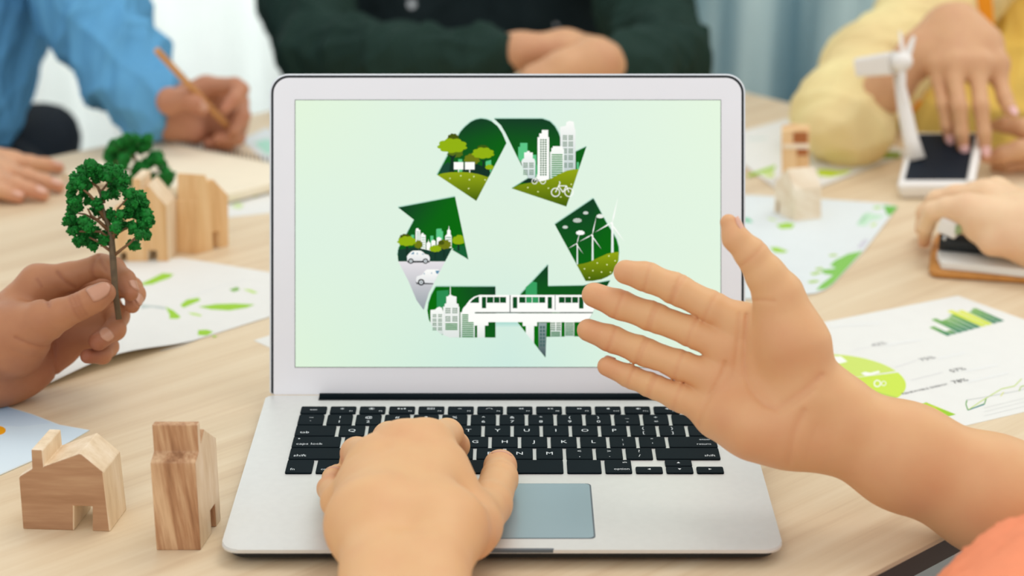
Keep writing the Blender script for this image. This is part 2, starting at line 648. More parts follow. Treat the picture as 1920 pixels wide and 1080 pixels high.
M['blue'] = cloth('blue_cotton', srgb(100, 164, 206))
M['green'] = cloth('dark_green_cotton', srgb(33, 54, 47))
M['darkshirt'] = cloth('black_cotton', srgb(22, 34, 36))
M['yellow'] = cloth('yellow_cotton', srgb(254, 230, 170), trans=0.15)
M['yellow_deep'] = cloth('deep_yellow_cotton', srgb(255, 214, 112))
M['orange'] = cloth('orange_cotton', srgb(240, 150, 36))
M['coral'] = cloth('coral_knit', srgb(244, 150, 110))
M['navy'] = cloth('navy_upholstery', srgb(22, 30, 40))
M['curtain_white'] = cloth('sheer_white', srgb(240, 242, 240), trans=0.5, vary=0.03)
M['curtain_blue'] = cloth('sheer_blue_grey', srgb(170, 190, 197), trans=0.5, vary=0.04)

# ------------------------------------------------------------------ colour-attribute pictures (flat print and display)
DG1 = srgb(14, 58, 34); DG2 = srgb(0, 106, 4)


class Picture:
    """flat polygons in picture pixels; map(px, py, lift) puts them on their surface"""
    def __init__(self, fmap, step=0.00005):
        self.f, self.step, self.n = fmap, step, 0
        self.v, self.p, self.c = [], [], []

    def poly(self, pts, col, col2=None, axis=(0, 1), lift=None):
        self.n += 1
        z = self.n * self.step if lift is None else lift
        b = len(self.v)
        q = [p[0] * axis[0] + p[1] * axis[1] for p in pts]
        lo, hi = min(q), max(q)
        for p, t in zip(pts, q):
            self.v.append(self.f(p[0], p[1], z))
            u = (t - lo) / (hi - lo + 1e-9)
            if col2 is DG2: u = min(1.0, u * 1.9)
            c = col if col2 is None else tuple(col[i] + (col2[i] - col[i]) * u for i in range(3)) + (1,)
            self.c.append(c)
        self.p.append(list(range(b, b + len(pts))))

    def rect(self, x0, y0, x1, y1, col, col2=None):
        self.poly([(x0, y0), (x1, y0), (x1, y1), (x0, y1)], col, col2)

    def line(self, pts, w, col):
        for (a, b) in zip(pts[:-1], pts[1:]):
            dx, dy = b[0] - a[0], b[1] - a[1]
            L = math.hypot(dx, dy) or 1
            ox, oy = -dy / L * w / 2, dx / L * w / 2
            self.poly([(a[0] + ox, a[1] + oy), (b[0] + ox, b[1] + oy), (b[0] - ox, b[1] - oy), (a[0] - ox, a[1] - oy)], col)

    def disc(self, cx, cy, rx, ry, col, n=16, col2=None):
        self.poly([(cx + rx * math.cos(2 * math.pi * i / n), cy + ry * math.sin(2 * math.pi * i / n)) for i in range(n)], col, col2)

    def ring(self, cx, cy, r, w, col, n=18):
        self.line([(cx + r * math.cos(2 * math.pi * i / n), cy + r * math.sin(2 * math.pi * i / n)) for i in range(n + 1)], w, col)

    def blob(self, cx, cy, w, h, col, col2=None):
        """a bumpy cloud-like crown"""
        pts = []
        for i in range(54):
            a = 2 * math.pi * i / 54
            k = 0.90 + 0.20 * abs(math.sin(a * 4.5 + 0.4)) ** 0.7
            pts.append((cx + w / 2 * k * math.cos(a), cy + h / 2 * k * (math.sin(a) if math.sin(a) < 0 else 0.75 * math.sin(a))))
        self.poly(pts, col, col2)

    def build(self, name, mat, parent):
        o = mesh(name, self.v, self.p, mat, parent)
        me = o.data
        at = me.color_attributes.new('picture', 'FLOAT_COLOR', 'POINT')
        at.data.foreach_set('color', np.array(self.c, np.float32).ravel())
        bm = bmesh.new(); bm.from_mesh(me)
        bmesh.ops.triangulate(bm, faces=[f for f in bm.faces if len(f.verts) > 4], ngon_method='EAR_CLIP')
        bm.to_mesh(me); bm.free()
        if name == 'print': o['kind'] = 'stuff'
        return o


_fonts = {}


def text_shape(s):
    """unit-height text outline as triangles (from the built-in font)"""
    if s not in _fonts:
        cu = bpy.data.curves.new('legend_text', 'FONT')
        cu.body = s
        cu.align_x = 'CENTER'
        cu.resolution_u = 2
        ob = bpy.data.objects.new('legend_text', cu)
        COL.objects.link(ob)
        dg = bpy.context.evaluated_depsgraph_get()
        me = bpy.data.meshes.new_from_object(ob.evaluated_get(dg))
        v = [tuple(x.co[:2]) for x in me.vertices]
        f = [tuple(p.vertices) for p in me.polygons]
        bpy.data.objects.remove(ob)
        bpy.data.curves.remove(cu)
        bpy.data.meshes.remove(me)
        _fonts[s] = (v, f)
    return _fonts[s]

# ------------------------------------------------------------------ setting
def quad_struct(name, pts, mat):
    return tag(mesh(name, pts, [tuple(range(len(pts)))], mat), kind='structure')


tag(box('floor', (-3.2, -1.2, -0.05), (6.4, 0, 0), (0, 5.0, 0), (0, 0, 0.05), M['floor']), kind='structure')
WY = 3.45
wall = thing('wall_back', None, None, (0, WY, 0)); wall['kind'] = 'structure'
box('wall_panel', (-3.2, WY, 0), (0.7, 0, 0), (0, 0.12, 0), (0, 0, 2.9), M['wall'], wall)
box('wall_panel', (2.5, WY, 0), (0.7, 0, 0), (0, 0.12, 0), (0, 0, 2.9), M['wall'], wall)
box('wall_panel', (-2.5, WY, 2.6), (5.0, 0, 0), (0, 0.12, 0), (0, 0, 0.3), M['wall'], wall)
win = thing('window_1', None, None, (0, WY, 0)); win['kind'] = 'structure'
gm, gnt, gbs = nodes('window_glass')
gt = gnt.nodes.new('ShaderNodeBsdfTransparent'); gg = gnt.nodes.new('ShaderNodeBsdfGlossy'); gx = gnt.nodes.new('ShaderNodeMixShader')
gt.inputs[0].default_value = (0.93, 0.96, 0.97, 1); gg.inputs['Roughness'].default_value = 0.02; gx.inputs[0].default_value = 0.06
gnt.links.new(gt.outputs[0], gx.inputs[1]); gnt.links.new(gg.outputs[0], gx.inputs[2])
gnt.links.new(gx.outputs[0], gnt.nodes['Material Output'].inputs[0])
for k in range(5):
    x = -2.5 + 1.2375 * k
    box('window_frame', (x, WY + 0.02, 0.0), (0.05, 0, 0), (0, 0.07, 0), (0, 0, 2.6), M['white_frame'], win)
for z in (0.0, 2.55):
    box('window_frame', (-2.5, WY + 0.025, z), (5.0, 0, 0), (0, 0.06, 0), (0, 0, 0.05), M['white_frame'], win)
for k in range(4):
    x = -2.45 + 1.2375 * k
    box('window_pane', (x, WY + 0.05, 0.05), (1.1875, 0, 0), (0, 0.006, 0), (0, 0, 2.5), gm, win)


def curtain(label, x0, x1, y, mat, seed, pitch):
    rng = random.Random(seed)
    n = int((x1 - x0) / pitch) * 8
    ph = [rng.uniform(0.7, 1.3) for _ in range(n + 1)]
    vs_, fs = [], []
    acc = 0
    for i in range(n + 1):
        acc += ph[i] * 2 * math.pi / 8
        a = 0.030 + 0.012 * math.sin(i * 0.37 + seed)
        for j, z in enumerate((0.02, 0.7, 1.4, 2.1, 2.62)):
            k = 1.0 if z < 2.2 else 0.6
            vs_.append((x0 + (x1 - x0) * i / n, y + a * k * math.sin(acc) + 0.004 * math.sin(3 * z + i), z))
    for i in range(n):
        for j in range(4):
            b = i * 5 + j
            fs.append((b, b + 5, b + 6, b + 1))
    o = mesh('curtain', vs_, fs, mat, None, True)
    sm = o.modifiers.new('thickness', 'SOLIDIFY'); sm.thickness = 0.0012
    return tag(o, label, 'curtain')


curtain('white sheer pleated curtain behind the person in blue', -1.9, -0.12, 3.2, M['curtain_white'], 3, 0.14)
stripe = M['curtain_blue'].node_tree
for nd in stripe.nodes:
    if nd.type == 'TEX_NOISE' and nd.inputs['Scale'].default_value < 20:
        mp_ = stripe.nodes.new('ShaderNodeMapping'); tc_ = stripe.nodes.new('ShaderNodeTexCoord')
        mp_.inputs['Scale'].default_value = (1.0, 0.2, 0.04)
        stripe.links.new(tc_.outputs['Object'], mp_.inputs[0]); stripe.links.new(mp_.outputs[0], nd.inputs['Vector'])
    if nd.type == 'VALTORGB':
        nd.color_ramp.elements[0].color = srgb(112, 142, 152); nd.color_ramp.elements[1].color = srgb(198, 208, 206)
        nd.color_ramp.elements[0].position = 0.38; nd.color_ramp.elements[1].position = 0.62
        for nb_ in stripe.nodes:
            if nb_.type == 'BSDF_TRANSLUCENT': stripe.links.new(nd.outputs[0], nb_.inputs[0])
curtain('blue grey sheer pleated curtain behind the person in yellow', -0.10, 2.0, 3.24, M['curtain_blue'], 8, 0.17)

# ------------------------------------------------------------------ table
e1 = np.array([math.cos(GRAIN), math.sin(GRAIN), 0])
e2 = np.array([-math.sin(GRAIN), math.cos(GRAIN), 0])
a0, a1, b0, b1 = 0.17, 1.585, 0.585, 1.660
tc = e1 * (a0 + a1) / 2 + e2 * (b0 + b1) / 2
table = thing('meeting_table', 'large light oak table with dark brown edge under the laptop', 'table', (tc[0], tc[1], 0))
TT = 0.028
outl = [e1 * a + e2 * b + np.array([0, 0, TZ]) for a, b in rrect(a0, b0, a1, b1, 0.012, 4)]
prism('tabletop', outl, (0, 0, -0.003), M['table'], table)
under = [e1 * a + e2 * b + np.array([0, 0, TZ - 0.003]) for a, b in rrect(a0, b0, a1, b1, 0.012, 4)]
low = [e1 * a + e2 * b + np.array([0, 0, TZ - TT]) for a, b in rrect(a0 + 0.012, b0 + 0.012, a1 - 0.012, b1 - 0.012, 0.012, 4)]
k = len(under)
mesh('edge_band', under + low, [(i, (i + 1) % k, k + (i + 1) % k, k + i) for i in range(k)] + [tuple(range(k, 2 * k))], M['table_edge'], table)
for a in (a0 + 0.12, a1 - 0.16):
    for b in (b0 + 0.1, b1 - 0.14):
        p = e1 * a + e2 * b
        box('leg', p, e1 * 0.05, e2 * 0.05, (0, 0, TZ - TT), M['table_edge'], table, 0.003)

# ------------------------------------------------------------------ laptop
LX = -0.0058                                   # centre line
HY = 1.2045                                    # hinge line
laptop = thing('laptop', 'open silver laptop with a green recycling picture on its screen', 'laptop', (LX, 1.09, TZ))
bv = [np.array([LX + u, HY - v, DZ]) for u, v in rrect(-0.1625, 0.0, 0.1625, 0.2235, (0.004, 0.004, 0.011, 0.011), 8)]
bm = bmesh.new()
top = [bm.verts.new(p) for p in bv]
mid = [bm.verts.new((p[0], p[1], DZ - 0.0022)) for p in bv]
cxy = np.array([LX, HY - 0.1, 0])
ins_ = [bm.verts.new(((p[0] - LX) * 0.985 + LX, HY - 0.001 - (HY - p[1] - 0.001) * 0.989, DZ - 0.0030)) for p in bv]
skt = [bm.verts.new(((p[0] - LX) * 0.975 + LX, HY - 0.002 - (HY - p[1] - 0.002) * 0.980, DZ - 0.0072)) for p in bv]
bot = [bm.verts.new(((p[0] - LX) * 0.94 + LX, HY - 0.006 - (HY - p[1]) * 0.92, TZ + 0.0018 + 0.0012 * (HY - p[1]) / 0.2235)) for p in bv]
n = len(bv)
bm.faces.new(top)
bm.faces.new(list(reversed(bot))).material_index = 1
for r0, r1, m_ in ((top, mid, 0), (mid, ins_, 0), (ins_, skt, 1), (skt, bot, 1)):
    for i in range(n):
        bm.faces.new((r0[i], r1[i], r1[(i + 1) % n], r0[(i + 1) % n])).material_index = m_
bmesh.ops.bevel(bm, geom=[e for e in bm.edges if e.verts[0] in top and e.verts[1] in top], offset=0.0007, segments=2, affect='EDGES')
base_o = bm_obj('base', bm, [M['alu'], M['rubber_and_shade']], laptop)  # black below the rim puts the underside shade into the colour
for su, sv in ((-0.14, 0.02), (0.14, 0.02), (-0.14, 0.195), (0.14, 0.195)):
    z1 = TZ + 0.0024 + 0.0012 * sv / 0.2235
    tube('rubber_foot', [(LX + su, HY - sv, TZ + 0.0002), (LX + su, HY - sv, z1)], 0.006, M['rubber_and_shade'], laptop, 10, False)


def deck_plate(name, u0, v0, u1, v1, r, z0, z1, mat, parent, bevel=0.0):
    return prism(name, [np.array([LX + u, HY - v, DZ + z0]) for u, v in rrect(u0, v0, u1, v1, r, 4)], (0, 0, z1 - z0), mat, parent, bevel)


deck_plate('hinge_slot', -0.126, 0.0004, 0.126, 0.0086, 0.0, -0.0005, 0.0003, M['rubber_and_shade'], laptop)
tube('hinge_barrel', [(LX - 0.1255, HY - 0.0045, DZ + 0.0008), (LX + 0.1255, HY - 0.0045, DZ + 0.0008)], 0.0026, M['key'], laptop, 12)
deck_plate('trackpad_groove', -0.0535, 0.1370, 0.0545, 0.2098, 0.003, -0.0002, 0.00012, M['groove'], laptop)
deck_plate('trackpad', -0.0528, 0.1376, 0.0535, 0.2092, 0.003, -0.0001, 0.00035, M['glass_pad'], laptop)
deck_plate('thumb_notch', -0.036, 0.2215, 0.030, 0.2237, 0.001, -0.0018, 0.00008, M['groove'], laptop)

# keys
U = 0.01907
KX = -0.1418 - LX
KW, KH, KG = 0.0168, 0.00125, 0.0161
rows_v = [0.0212, 0.0348, 0.0524, 0.0700, 0.0876, 0.1052]


def legend(key, s, u, v, size, sx=1.0, bold=0.0):
    vv, ff = text_shape(s)
    z = DZ + KH + 0.00008
    xs = [q[0] for q in vv]
    w = max(xs) - min(xs)
    sc = size / 0.72
    x0 = LX + u
    P_ = [(x0 + a * sc * sx, HY - v + (b - 0.36) * sc, z) for a, b in vv]
    return mesh('legend', P_, ff, M['legend'], key)


def tri_legend(key, tris, u, v, s):
    vs_, fs = [], []
    for t in tris:
        b = len(vs_)
        vs_ += [(LX + u + a * s, HY - v + c * s, DZ + KH + 0.00008) for a, c in t]
        fs.append(tuple(range(b, b + len(t))))
    return mesh('legend', vs_, fs, M['legend'], key)


def key(u0, v0, w, h, lab=()):
    o = deck_plate('key', u0, v0, u0 + w, v0 + h, 0.0012, -0.0003, KH, M['key'], laptop, 0.00035)
    for l in lab:
        if l[0] == 't':
            legend(o, l[1], u0 + l[2] * w, v0 + l[3] * h, l[4], l[5] if len(l) > 5 else 1.0)
        else:
            tri_legend(o, l[1], u0 + l[2] * w, v0 + l[3] * h, l[4])
    return o


BK = [((0, 0), (0.6, 0.35), (0.6, -0.35)), ((0.6, 0), (1.2, 0.35), (1.2, -0.35))]
FW = [((0, 0.35), (0.6, 0), (0, -0.35)), ((0.6, 0.35), (1.2, 0), (0.6, -0.35))]
PL = [((0, 0.35), (0.6, 0), (0, -0.35)), ((0.8, 0.35), (0.95, 0.35), (0.95, -0.35), (0.8, -0.35)), ((1.1, 0.35), (1.25, 0.35), (1.25, -0.35), (1.1, -0.35))]
SP = [((0, 0.2), (0.25, 0.2), (0.6, 0.45), (0.6, -0.45), (0.25, -0.2), (0, -0.2))]
SPW = SP + [((0.8, 0.3), (0.92, 0.3), (0.92, -0.3), (0.8, -0.3))]
SPW2 = SPW + [((1.05, 0.4), (1.17, 0.4), (1.17, -0.4), (1.05, -0.4))]
SUN = [((math.cos(a) * 0.25, math.sin(a) * 0.25), (math.cos(a + 0.5) * 0.25, math.sin(a + 0.5) * 0.25), (math.cos(a + 0.25) * 0.6, math.sin(a + 0.25) * 0.6)) for a in [i * math.pi / 4 for i in range(8)]] + [tuple((0.18 * math.cos(i * math.pi / 4), 0.18 * math.sin(i * math.pi / 4)) for i in range(8))]
BOXES = [((-0.9, 0.3), (-0.3, 0.3), (-0.3, -0.3), (-0.9, -0.3)), ((0, 0.2), (0.4, 0.2), (0.4, -0.3), (0, -0.3)), ((0.7, 0.35), (1.2, 0.35), (1.2, -0.3), (0.7, -0.3))]
GRID = [((x, y), (x + 0.22, y), (x + 0.22, y - 0.22), (x, y - 0.22)) for x in (-0.7, -0.4, -0.0, 0.3, 0.7) for y in (0.5, 0.15, -0.2)]
DASH = [((-0.5, 0.1), (0.5, 0.1), (0.5, -0.1), (-0.5, -0.1))]
CAR = [((-0.7, -0.2), (-0.5, -0.2), (-0.2, 0.2), (-0.35, 0.2)), ((0.7, -0.2), (0.5, -0.2), (0.2, 0.2), (0.35, 0.2)), ((-0.1, 0.3), (0.1, 0.3), (0.1, 0.1), (-0.1, 0.1))]
fn_icons = [None, (SUN, 0.003), (SUN, 0.0042), (BOXES, 0.0026), (GRID, 0.0030), (DASH, 0.0026), (CAR, 0.0034), (BK, 0.0026), (PL, 0.0026), (FW, 0.0026), (SP, 0.003), (SPW, 0.003), (SPW2, 0.003), None]
FU = 14.5 * U / 14
for i in range(14):
    u0 = KX + i * FU
    lab = []
    if i == 0: lab = [('t', 'esc', 0.5, 0.5, 0.0024, 1.2)]
    elif i == 13: lab = [('p', [((-0.1, 0.5), (0.1, 0.5), (0.1, 0), (-0.1, 0))], 0.5, 0.5, 0.003)]
    else:
        ic, s = fn_icons[i]
        lab = [('p', ic, 0.46, 0.38, s), ('t', 'F%d' % i, 0.82, 0.72, 0.0017, 1.1)]
    key(u0, rows_v[0], FU - 0.0024, 0.0112, lab)
top = '~!@#$%^&*()_+'
bot = "`1234567890-="
for i in range(13):
    key(KX + i * U, rows_v[1], KW, KG, [('t', top[i], 0.5, 0.30, 0.0035, 1.05), ('t', bot[i], 0.5, 0.72, 0.0037, 1.05)])
key(KX + 13 * U, rows_v[1], 1.5 * U - 0.0024, KG, [('t', 'delete', 0.74, 0.75, 0.0026)])
key(KX, rows_v[2], 1.5 * U - 0.0024, KG, [('t', 'tab', 0.24, 0.68, 0.0032, 1.1)])
for i, c in enumerate('QWERTYUIOP'):
    key(KX + (1.5 + i) * U, rows_v[2], KW, KG, [('t', c, 0.5, 0.5, 0.0042, 1.1)])
for i, (a, b) in enumerate((('{', '['), ('}', ']'), ('|', '\\'))):
    key(KX + (11.5 + i) * U, rows_v[2], KW, KG, [('t', a, 0.5, 0.3, 0.0036), ('t', b, 0.5, 0.72, 0.0036)])
key(KX, rows_v[3], 1.75 * U - 0.0024, KG, [('t', 'caps lock', 0.36, 0.70, 0.0030, 1.1), ('p', [tuple((math.cos(i * math.pi / 4), math.sin(i * math.pi / 4)) for i in range(8))], 0.12, 0.22, 0.0007)])
for i, c in enumerate('ASDFGHJKL'):
    key(KX + (1.75 + i) * U, rows_v[3], KW, KG, [('t', c, 0.5, 0.5, 0.0042, 1.1)])
for i, (a, b) in enumerate(((':', ';'), ('"', "'"))):
    key(KX + (10.75 + i) * U, rows_v[3], KW, KG, [('t', a, 0.5, 0.3, 0.0036), ('t', b, 0.5, 0.72, 0.0036)])
key(KX + 12.75 * U, rows_v[3], 1.75 * U - 0.0024, KG, [('t', 'return', 0.72, 0.72, 0.0026), ('t', 'enter', 0.76, 0.28, 0.0024)])
key(KX, rows_v[4], 2.25 * U - 0.0024, KG, [('t', 'shift', 0.17, 0.70, 0.0032, 1.1)])
for i, c in enumerate('ZXCVBNM'):
    key(KX + (2.25 + i) * U, rows_v[4], KW, KG, [('t', c, 0.5, 0.5, 0.0042, 1.1)])
for i, (a, b) in enumerate((('<', ','), ('>', '.'), ('?', '/'))):
    key(KX + (9.25 + i) * U, rows_v[4], KW, KG, [('t', a, 0.5, 0.3, 0.0036), ('t', b, 0.5, 0.72, 0.0036)])
key(KX + 12.25 * U, rows_v[4], 2.25 * U - 0.0024, KG, [('t', 'shift', 0.84, 0.70, 0.0030)])
bh = 0.0186
x = 0
for w, lab in ((1, [('t', 'fn', 0.26, 0.74, 0.003)]), (1, [('t', 'control', 0.5, 0.74, 0.0026)]), (1, [('t', 'option', 0.5, 0.74, 0.0026)]),
               (1.25, [('t', 'command', 0.5, 0.74, 0.0026)]), (5, []), (1.25, []), (1, [('t', 'option', 0.62, 0.72, 0.0027), ('t', 'alt', 0.76, 0.2, 0.0022)])):
    key(KX + x * U, rows_v[5], w * U - 0.0024, bh, lab)
    x += w
LT = [((-0.5, 0), (0.4, 0.5), (0.4, -0.5))]
RT = [((0.5, 0), (-0.4, 0.5), (-0.4, -0.5))]
UP = [((0, 0.5), (0.5, -0.4), (-0.5, -0.4))]
DN = [((0, -0.5), (0.5, 0.4), (-0.5, 0.4))]
hv = rows_v[5] + bh / 2 + 0.0006
hh = bh / 2 - 0.0006
key(KX + 11.5 * U, hv, KW, hh, [('p', LT, 0.5, 0.45, 0.0022)])
key(KX + 12.5 * U, rows_v[5], KW, hh, [('p', UP, 0.5, 0.5, 0.0022)])
key(KX + 12.5 * U, hv, KW, hh, [('p', DN, 0.5, 0.45, 0.0022)])
key(KX + 13.5 * U, hv, KW, hh, [('p', RT, 0.5, 0.45, 0.0022)])

# lid: parallel to the image plane at distance LD (front face of the bezel)
LD = 1.312
UPV = np.array([0, ST, CT]); FV = np.array([0, CT, -ST])


def L(px, py, lift=0.0):
    return P(px, py, LD) - FV * lift * 1.0


def lid_plate(name, x0, y0, x1, y1, r, l0, l1, mat, bevel=0.0, parent=None):
    pts = [L(a, b, l1) for a, b in rrect(x0, y0, x1, y1, r, 8)]
    return prism(name, pts, FV * (l1 - l0), mat, parent or laptop, bevel)


lid_plate('lid_shell', 505, 138, 1398, 740, (36, 36, 6, 6), -0.0052, -0.0004, M['alu_lid'], 0.0008)
lid_plate('lid_gasket', 508.5, 141.5, 1394.5, 738, (33, 33, 4, 4), -0.0008, 0.0002, M['rubber_and_shade'])
lid_plate('bezel', 513, 146, 1390, 740, (29, 29, 3, 3), -0.0004, 0.0004, M['bezel'])
screen = lid_plate('screen', 553, 187, 1352, 689, 0, -0.0002, 0.00055, M['black'])

G = lambda *c: srgb(*c)
pic = Picture(lambda x, y, z: L(x, y, 0.0006 + z), 0.0000022)
# background glow, a soft grid of greens
nx_, ny_ = 12, 9
ctrl = {(0, 0): (227, 246, 220), (1, 0): (221, 241, 230), (2, 0): (229, 247, 224),
        (0, 1): (222, 242, 226), (1, 1): (222, 241, 224), (2, 1): (226, 245, 226),
        (0, 2): (222, 243, 218), (1, 2): (206, 235, 224), (2, 2): (228, 245, 222)}
for i in range(nx_ + 1):
    for j in range(ny_ + 1):
        fx, fy = 2 * i / nx_, 2 * j / ny_
        c = np.zeros(3); wsum = 0
        for (a, b), col in ctrl.items():
            w = max(0, 1 - abs(fx - a)) * max(0, 1 - abs(fy - b))
            c += w * np.array(col); wsum += w
        pic.v.append(pic.f(554 + 797 * i / nx_, 188 + 500 * j / ny_, 0))
        pic.c.append(G(*(c / wsum)))
for i in range(nx_):
    for j in range(ny_):
        b = i * (ny_ + 1) + j
        pic.p.append([b, b + 1, b + ny_ + 2, b + ny_ + 1])
pic.build('screen_backdrop', M['screen'], screen)

WHT = G(254, 255, 250); LIME = G(146, 178, 12); LIMED = G(112, 122, 18); HILL1 = G(148, 168, 16); HILL2 = G(62, 92, 2)
TRUNK = G(14, 48, 34); MINT = G(92, 198, 134); SHD = G(176, 216, 200)


def art(name, oy_, ox_, sc=5.4, base=0.0000):
    p = Picture(lambda x, y, z: L(ox_ + x / sc, oy_ + y / sc, 0.00065 + base + z), 0.0000022)
    return p


def shadow_edge(p, pts, w=14):
    for k_, c in ((1.0, G(200, 228, 214)), (0.55, G(160, 204, 184))):
        p.line(pts, w * 2 * k_, c)


def hill_dots(p, pts):
    for x, y in pts:
        p.disc(x, y, 8, 7, G(238, 244, 170), 6)


def winds(p, x0, x1, cols, y0, y1, step, h, col=G(18, 100, 40)):
    w = (x1 - x0) / cols
    y = y0
    while y < y1:
        for i in range(cols):
            p.rect(x0 + i * w + w * 0.16, y, x0 + (i + 1) * w - w * 0.16, y + h, col)
        y += step


# segment with trees
p = art('a', 200, 720)
out1 = [(540, 692), (745, 310), (775, 255), (820, 205), (880, 155), (930, 132), (980, 122), (1040, 130), (1095, 153), (1150, 198), (1195, 265), (1240, 370), (935, 955)]
shadow_edge(p, out1[:9])
p.poly(out1, DG1, DG2, (0.3, 1))
p.rect(632, 600, 672, 668, MINT); p.rect(752, 532, 792, 660, MINT); p.rect(918, 590, 936, 690, MINT)
p.poly([(1030, 555), (1085, 540), (1085, 660), (1030, 675)], MINT)
p.poly([(590, 600), (650, 560), (720, 640), (700, 668), (560, 675)], G(24, 70, 52)); p.poly([(800, 600), (900, 560), (1075, 640), (1050, 712), (800, 672)], TRUNK)
p.blob(700, 320, 110, 90, G(72, 86, 8)); p.blob(720, 480, 150, 90, G(84, 110, 20)); p.blob(890, 540, 150, 120, LIMED); p.blob(1000, 420, 110, 60, G(60, 90, 12))
p.poly([(665, 490), (640, 480), (678, 520), (660, 665), (712, 665), (705, 540), (735, 480), (700, 500)], TRUNK)
p.blob(692, 405, 280, 158, LIME)
p.poly([(985, 540), (970, 530), (998, 560), (988, 690), (1025, 700), (1018, 560), (1040, 530), (1012, 545)], TRUNK)
p.blob(1003, 478, 212, 122, LIME)
p.rect(1060, 640, 1072, 700, TRUNK); p.blob(1068, 616, 82, 56, LIME)
p.rect(707, 562, 804, 637, WHT); p.rect(820, 562, 918, 637, WHT); p.rect(750, 637, 758, 668, WHT); p.rect(864, 637, 872, 674, WHT)
p.poly([(540, 692), (600, 674), (680, 664), (780, 662), (860, 666), (960, 684), (1060, 716), (935, 955)], HILL1, HILL2)
hill_dots(p, [(668, 727), (778, 700), (865, 740), (910, 708), (1024, 742), (857, 830)])
p.build('tree_arrow_graphic', M['screen'], screen)

# segment with city and bicycles
p = art('b', 200, 930)
out2 = [(-18, 124), (470, 124), (545, 150), (595, 200), (630, 262), (650, 315), (650, 540), (805, 458), (915, 405), (712, 1012), (160, 828), (328, 725), (215, 510), (100, 275), (50, 190)]
shadow_edge(p, out2[:6]); shadow_edge(p, [(700, 506), (915, 405)], 10); shadow_edge(p, [(160, 828), (328, 725)], 10)
p.poly(out2, DG1, DG2, (0, 1))
p.poly([(225, 408), (244, 408), (244, 368), (318, 368), (318, 500), (250, 560), (225, 520)], MINT); p.rect(330, 488, 408, 700, MINT); p.rect(400, 590, 420, 730, G(70, 170, 110)); p.rect(818, 562, 838, 640, MINT)
p.poly([(650, 205), (708, 195), (712, 158), (742, 145), (785, 152), (795, 212), (805, 245), (805, 640), (690, 680), (650, 690)], WHT, G(190, 205, 205))
for y in (290, 355, 425, 492, 570):
    winds(p, 675, 720, 3, y, y + 48, 18, 12); winds(p, 733, 780, 3, y, y + 48, 18, 12)
p.poly([(255, 560), (270, 530), (285, 525), (285, 465), (315, 462), (315, 450), (340, 450), (340, 465), (372, 465), (372, 525), (388, 530), (398, 560), (398, 730), (330, 725), (268, 610)], WHT, G(200, 215, 215))
for y in (568, 640):
    winds(p, 275, 322, 3, y, y + 50, 19, 13); winds(p, 335, 382, 3, y, y + 50, 19, 13)
p.poly([(420, 310), (438, 310), (438, 272), (463, 272), (463, 237), (528, 237), (528, 310), (538, 310), (538, 760), (420, 760)], WHT)
winds(p, 442, 516, 3, 330, 700, 23.5, 15)
p.poly([(547, 460), (560, 455), (560, 420), (575, 418), (575, 402), (670, 402), (688, 440), (688, 720), (547, 745)], WHT, G(210, 225, 220))
for i in range(11):
    p.rect(563, 482 + i * 22, 673, 494 + i * 22, G(30, 140, 50))
p.poly([(250, 772), (328, 725), (440, 740), (420, 775)], TRUNK)
p.poly([(160, 828), (240, 790), (360, 768), (480, 752), (560, 728), (640, 682), (720, 648), (780, 636), (838, 634), (712, 1012)], HILL1, HILL2)
hill_dots(p, [(322, 820), (425, 862), (530, 826), (655, 915), (762, 787)])


def bike(p, xa, xb, y, r, w):
    p.ring(xa, y, r, w, WHT); p.ring(xb, y, r, w, WHT)
    m = (xa + xb) / 2
    p.line([(xa, y), (xa + r * 0.75, y - r * 1.55), (xb - r * 0.6, y - r * 1.55), (xb, y)], w, WHT)
    p.line([(xa + r * 0.75, y - r * 1.45), (m + r * 0.2, y), (xb - r * 0.6, y - r * 1.6)], w, WHT)
    p.line([(xa + r * 0.75, y - r * 1.5), (xa + r * 1.1, y - r * 2.3), (xa + r * 0.9, y - r * 2.6)], w, WHT)


bike(p, 390, 475, 756, 26, 7)
bike(p, 602, 738, 868, 42, 9)
p.build('city_arrow_graphic', M['screen'], screen)

# segment with cars
p = art('c', 350, 720)
out3 = [(145, 212), (720, 103), (855, 740), (690, 622), (620, 757), (145, 757), (138, 690), (150, 620), (190, 545), (235, 470), (305, 337)]
shadow_edge(p, out3[:2]); shadow_edge(p, [(138, 690), (150, 620), (235, 470), (305, 337)], 9)
p.poly(out3, DG1, DG2, (0.8, 0.6))
p.poly([(145, 757), (620, 757), (455, 1075), (402, 1250), (330, 1150), (250, 960)], G(230, 226, 230), G(150, 160, 166))
p.rect(275, 487, 305, 560, MINT); p.rect(470, 497, 500, 580, MINT); p.poly([(530, 430), (545, 425), (582, 425), (585, 450), (598, 450), (598, 540), (530, 540)], MINT)
for q in ([(320, 450), (326, 422), (350, 422), (352, 435), (368, 440), (368, 600), (320, 600)], [(372, 490), (385, 470), (400, 470), (402, 485), (422, 490), (422, 670), (372, 670)],
          [(430, 575), (448, 555), (450, 530), (454, 555), (472, 575), (472, 650), (430, 650)], [(480, 550), (500, 538), (522, 550), (522, 620), (480, 620)],
          [(535, 520), (552, 508), (580, 520), (580, 600), (535, 600)], [(620, 500), (640, 480), (640, 445), (652, 432), (658, 392), (662, 432), (674, 445), (674, 480), (685, 500), (685, 620), (620, 620)]):
    p.poly(q, WHT)
winds(p, 328, 362, 3, 450, 560, 14, 9, G(140, 180, 160)); winds(p, 380, 416, 2, 510, 660, 24, 12, G(140, 180, 160)); winds(p, 626, 680, 3, 508, 560, 24, 14, G(100, 150, 120))
p.poly([(142, 640), (300, 610), (480, 650), (620, 600), (680, 636), (620, 755), (146, 755)], G(20, 58, 44))
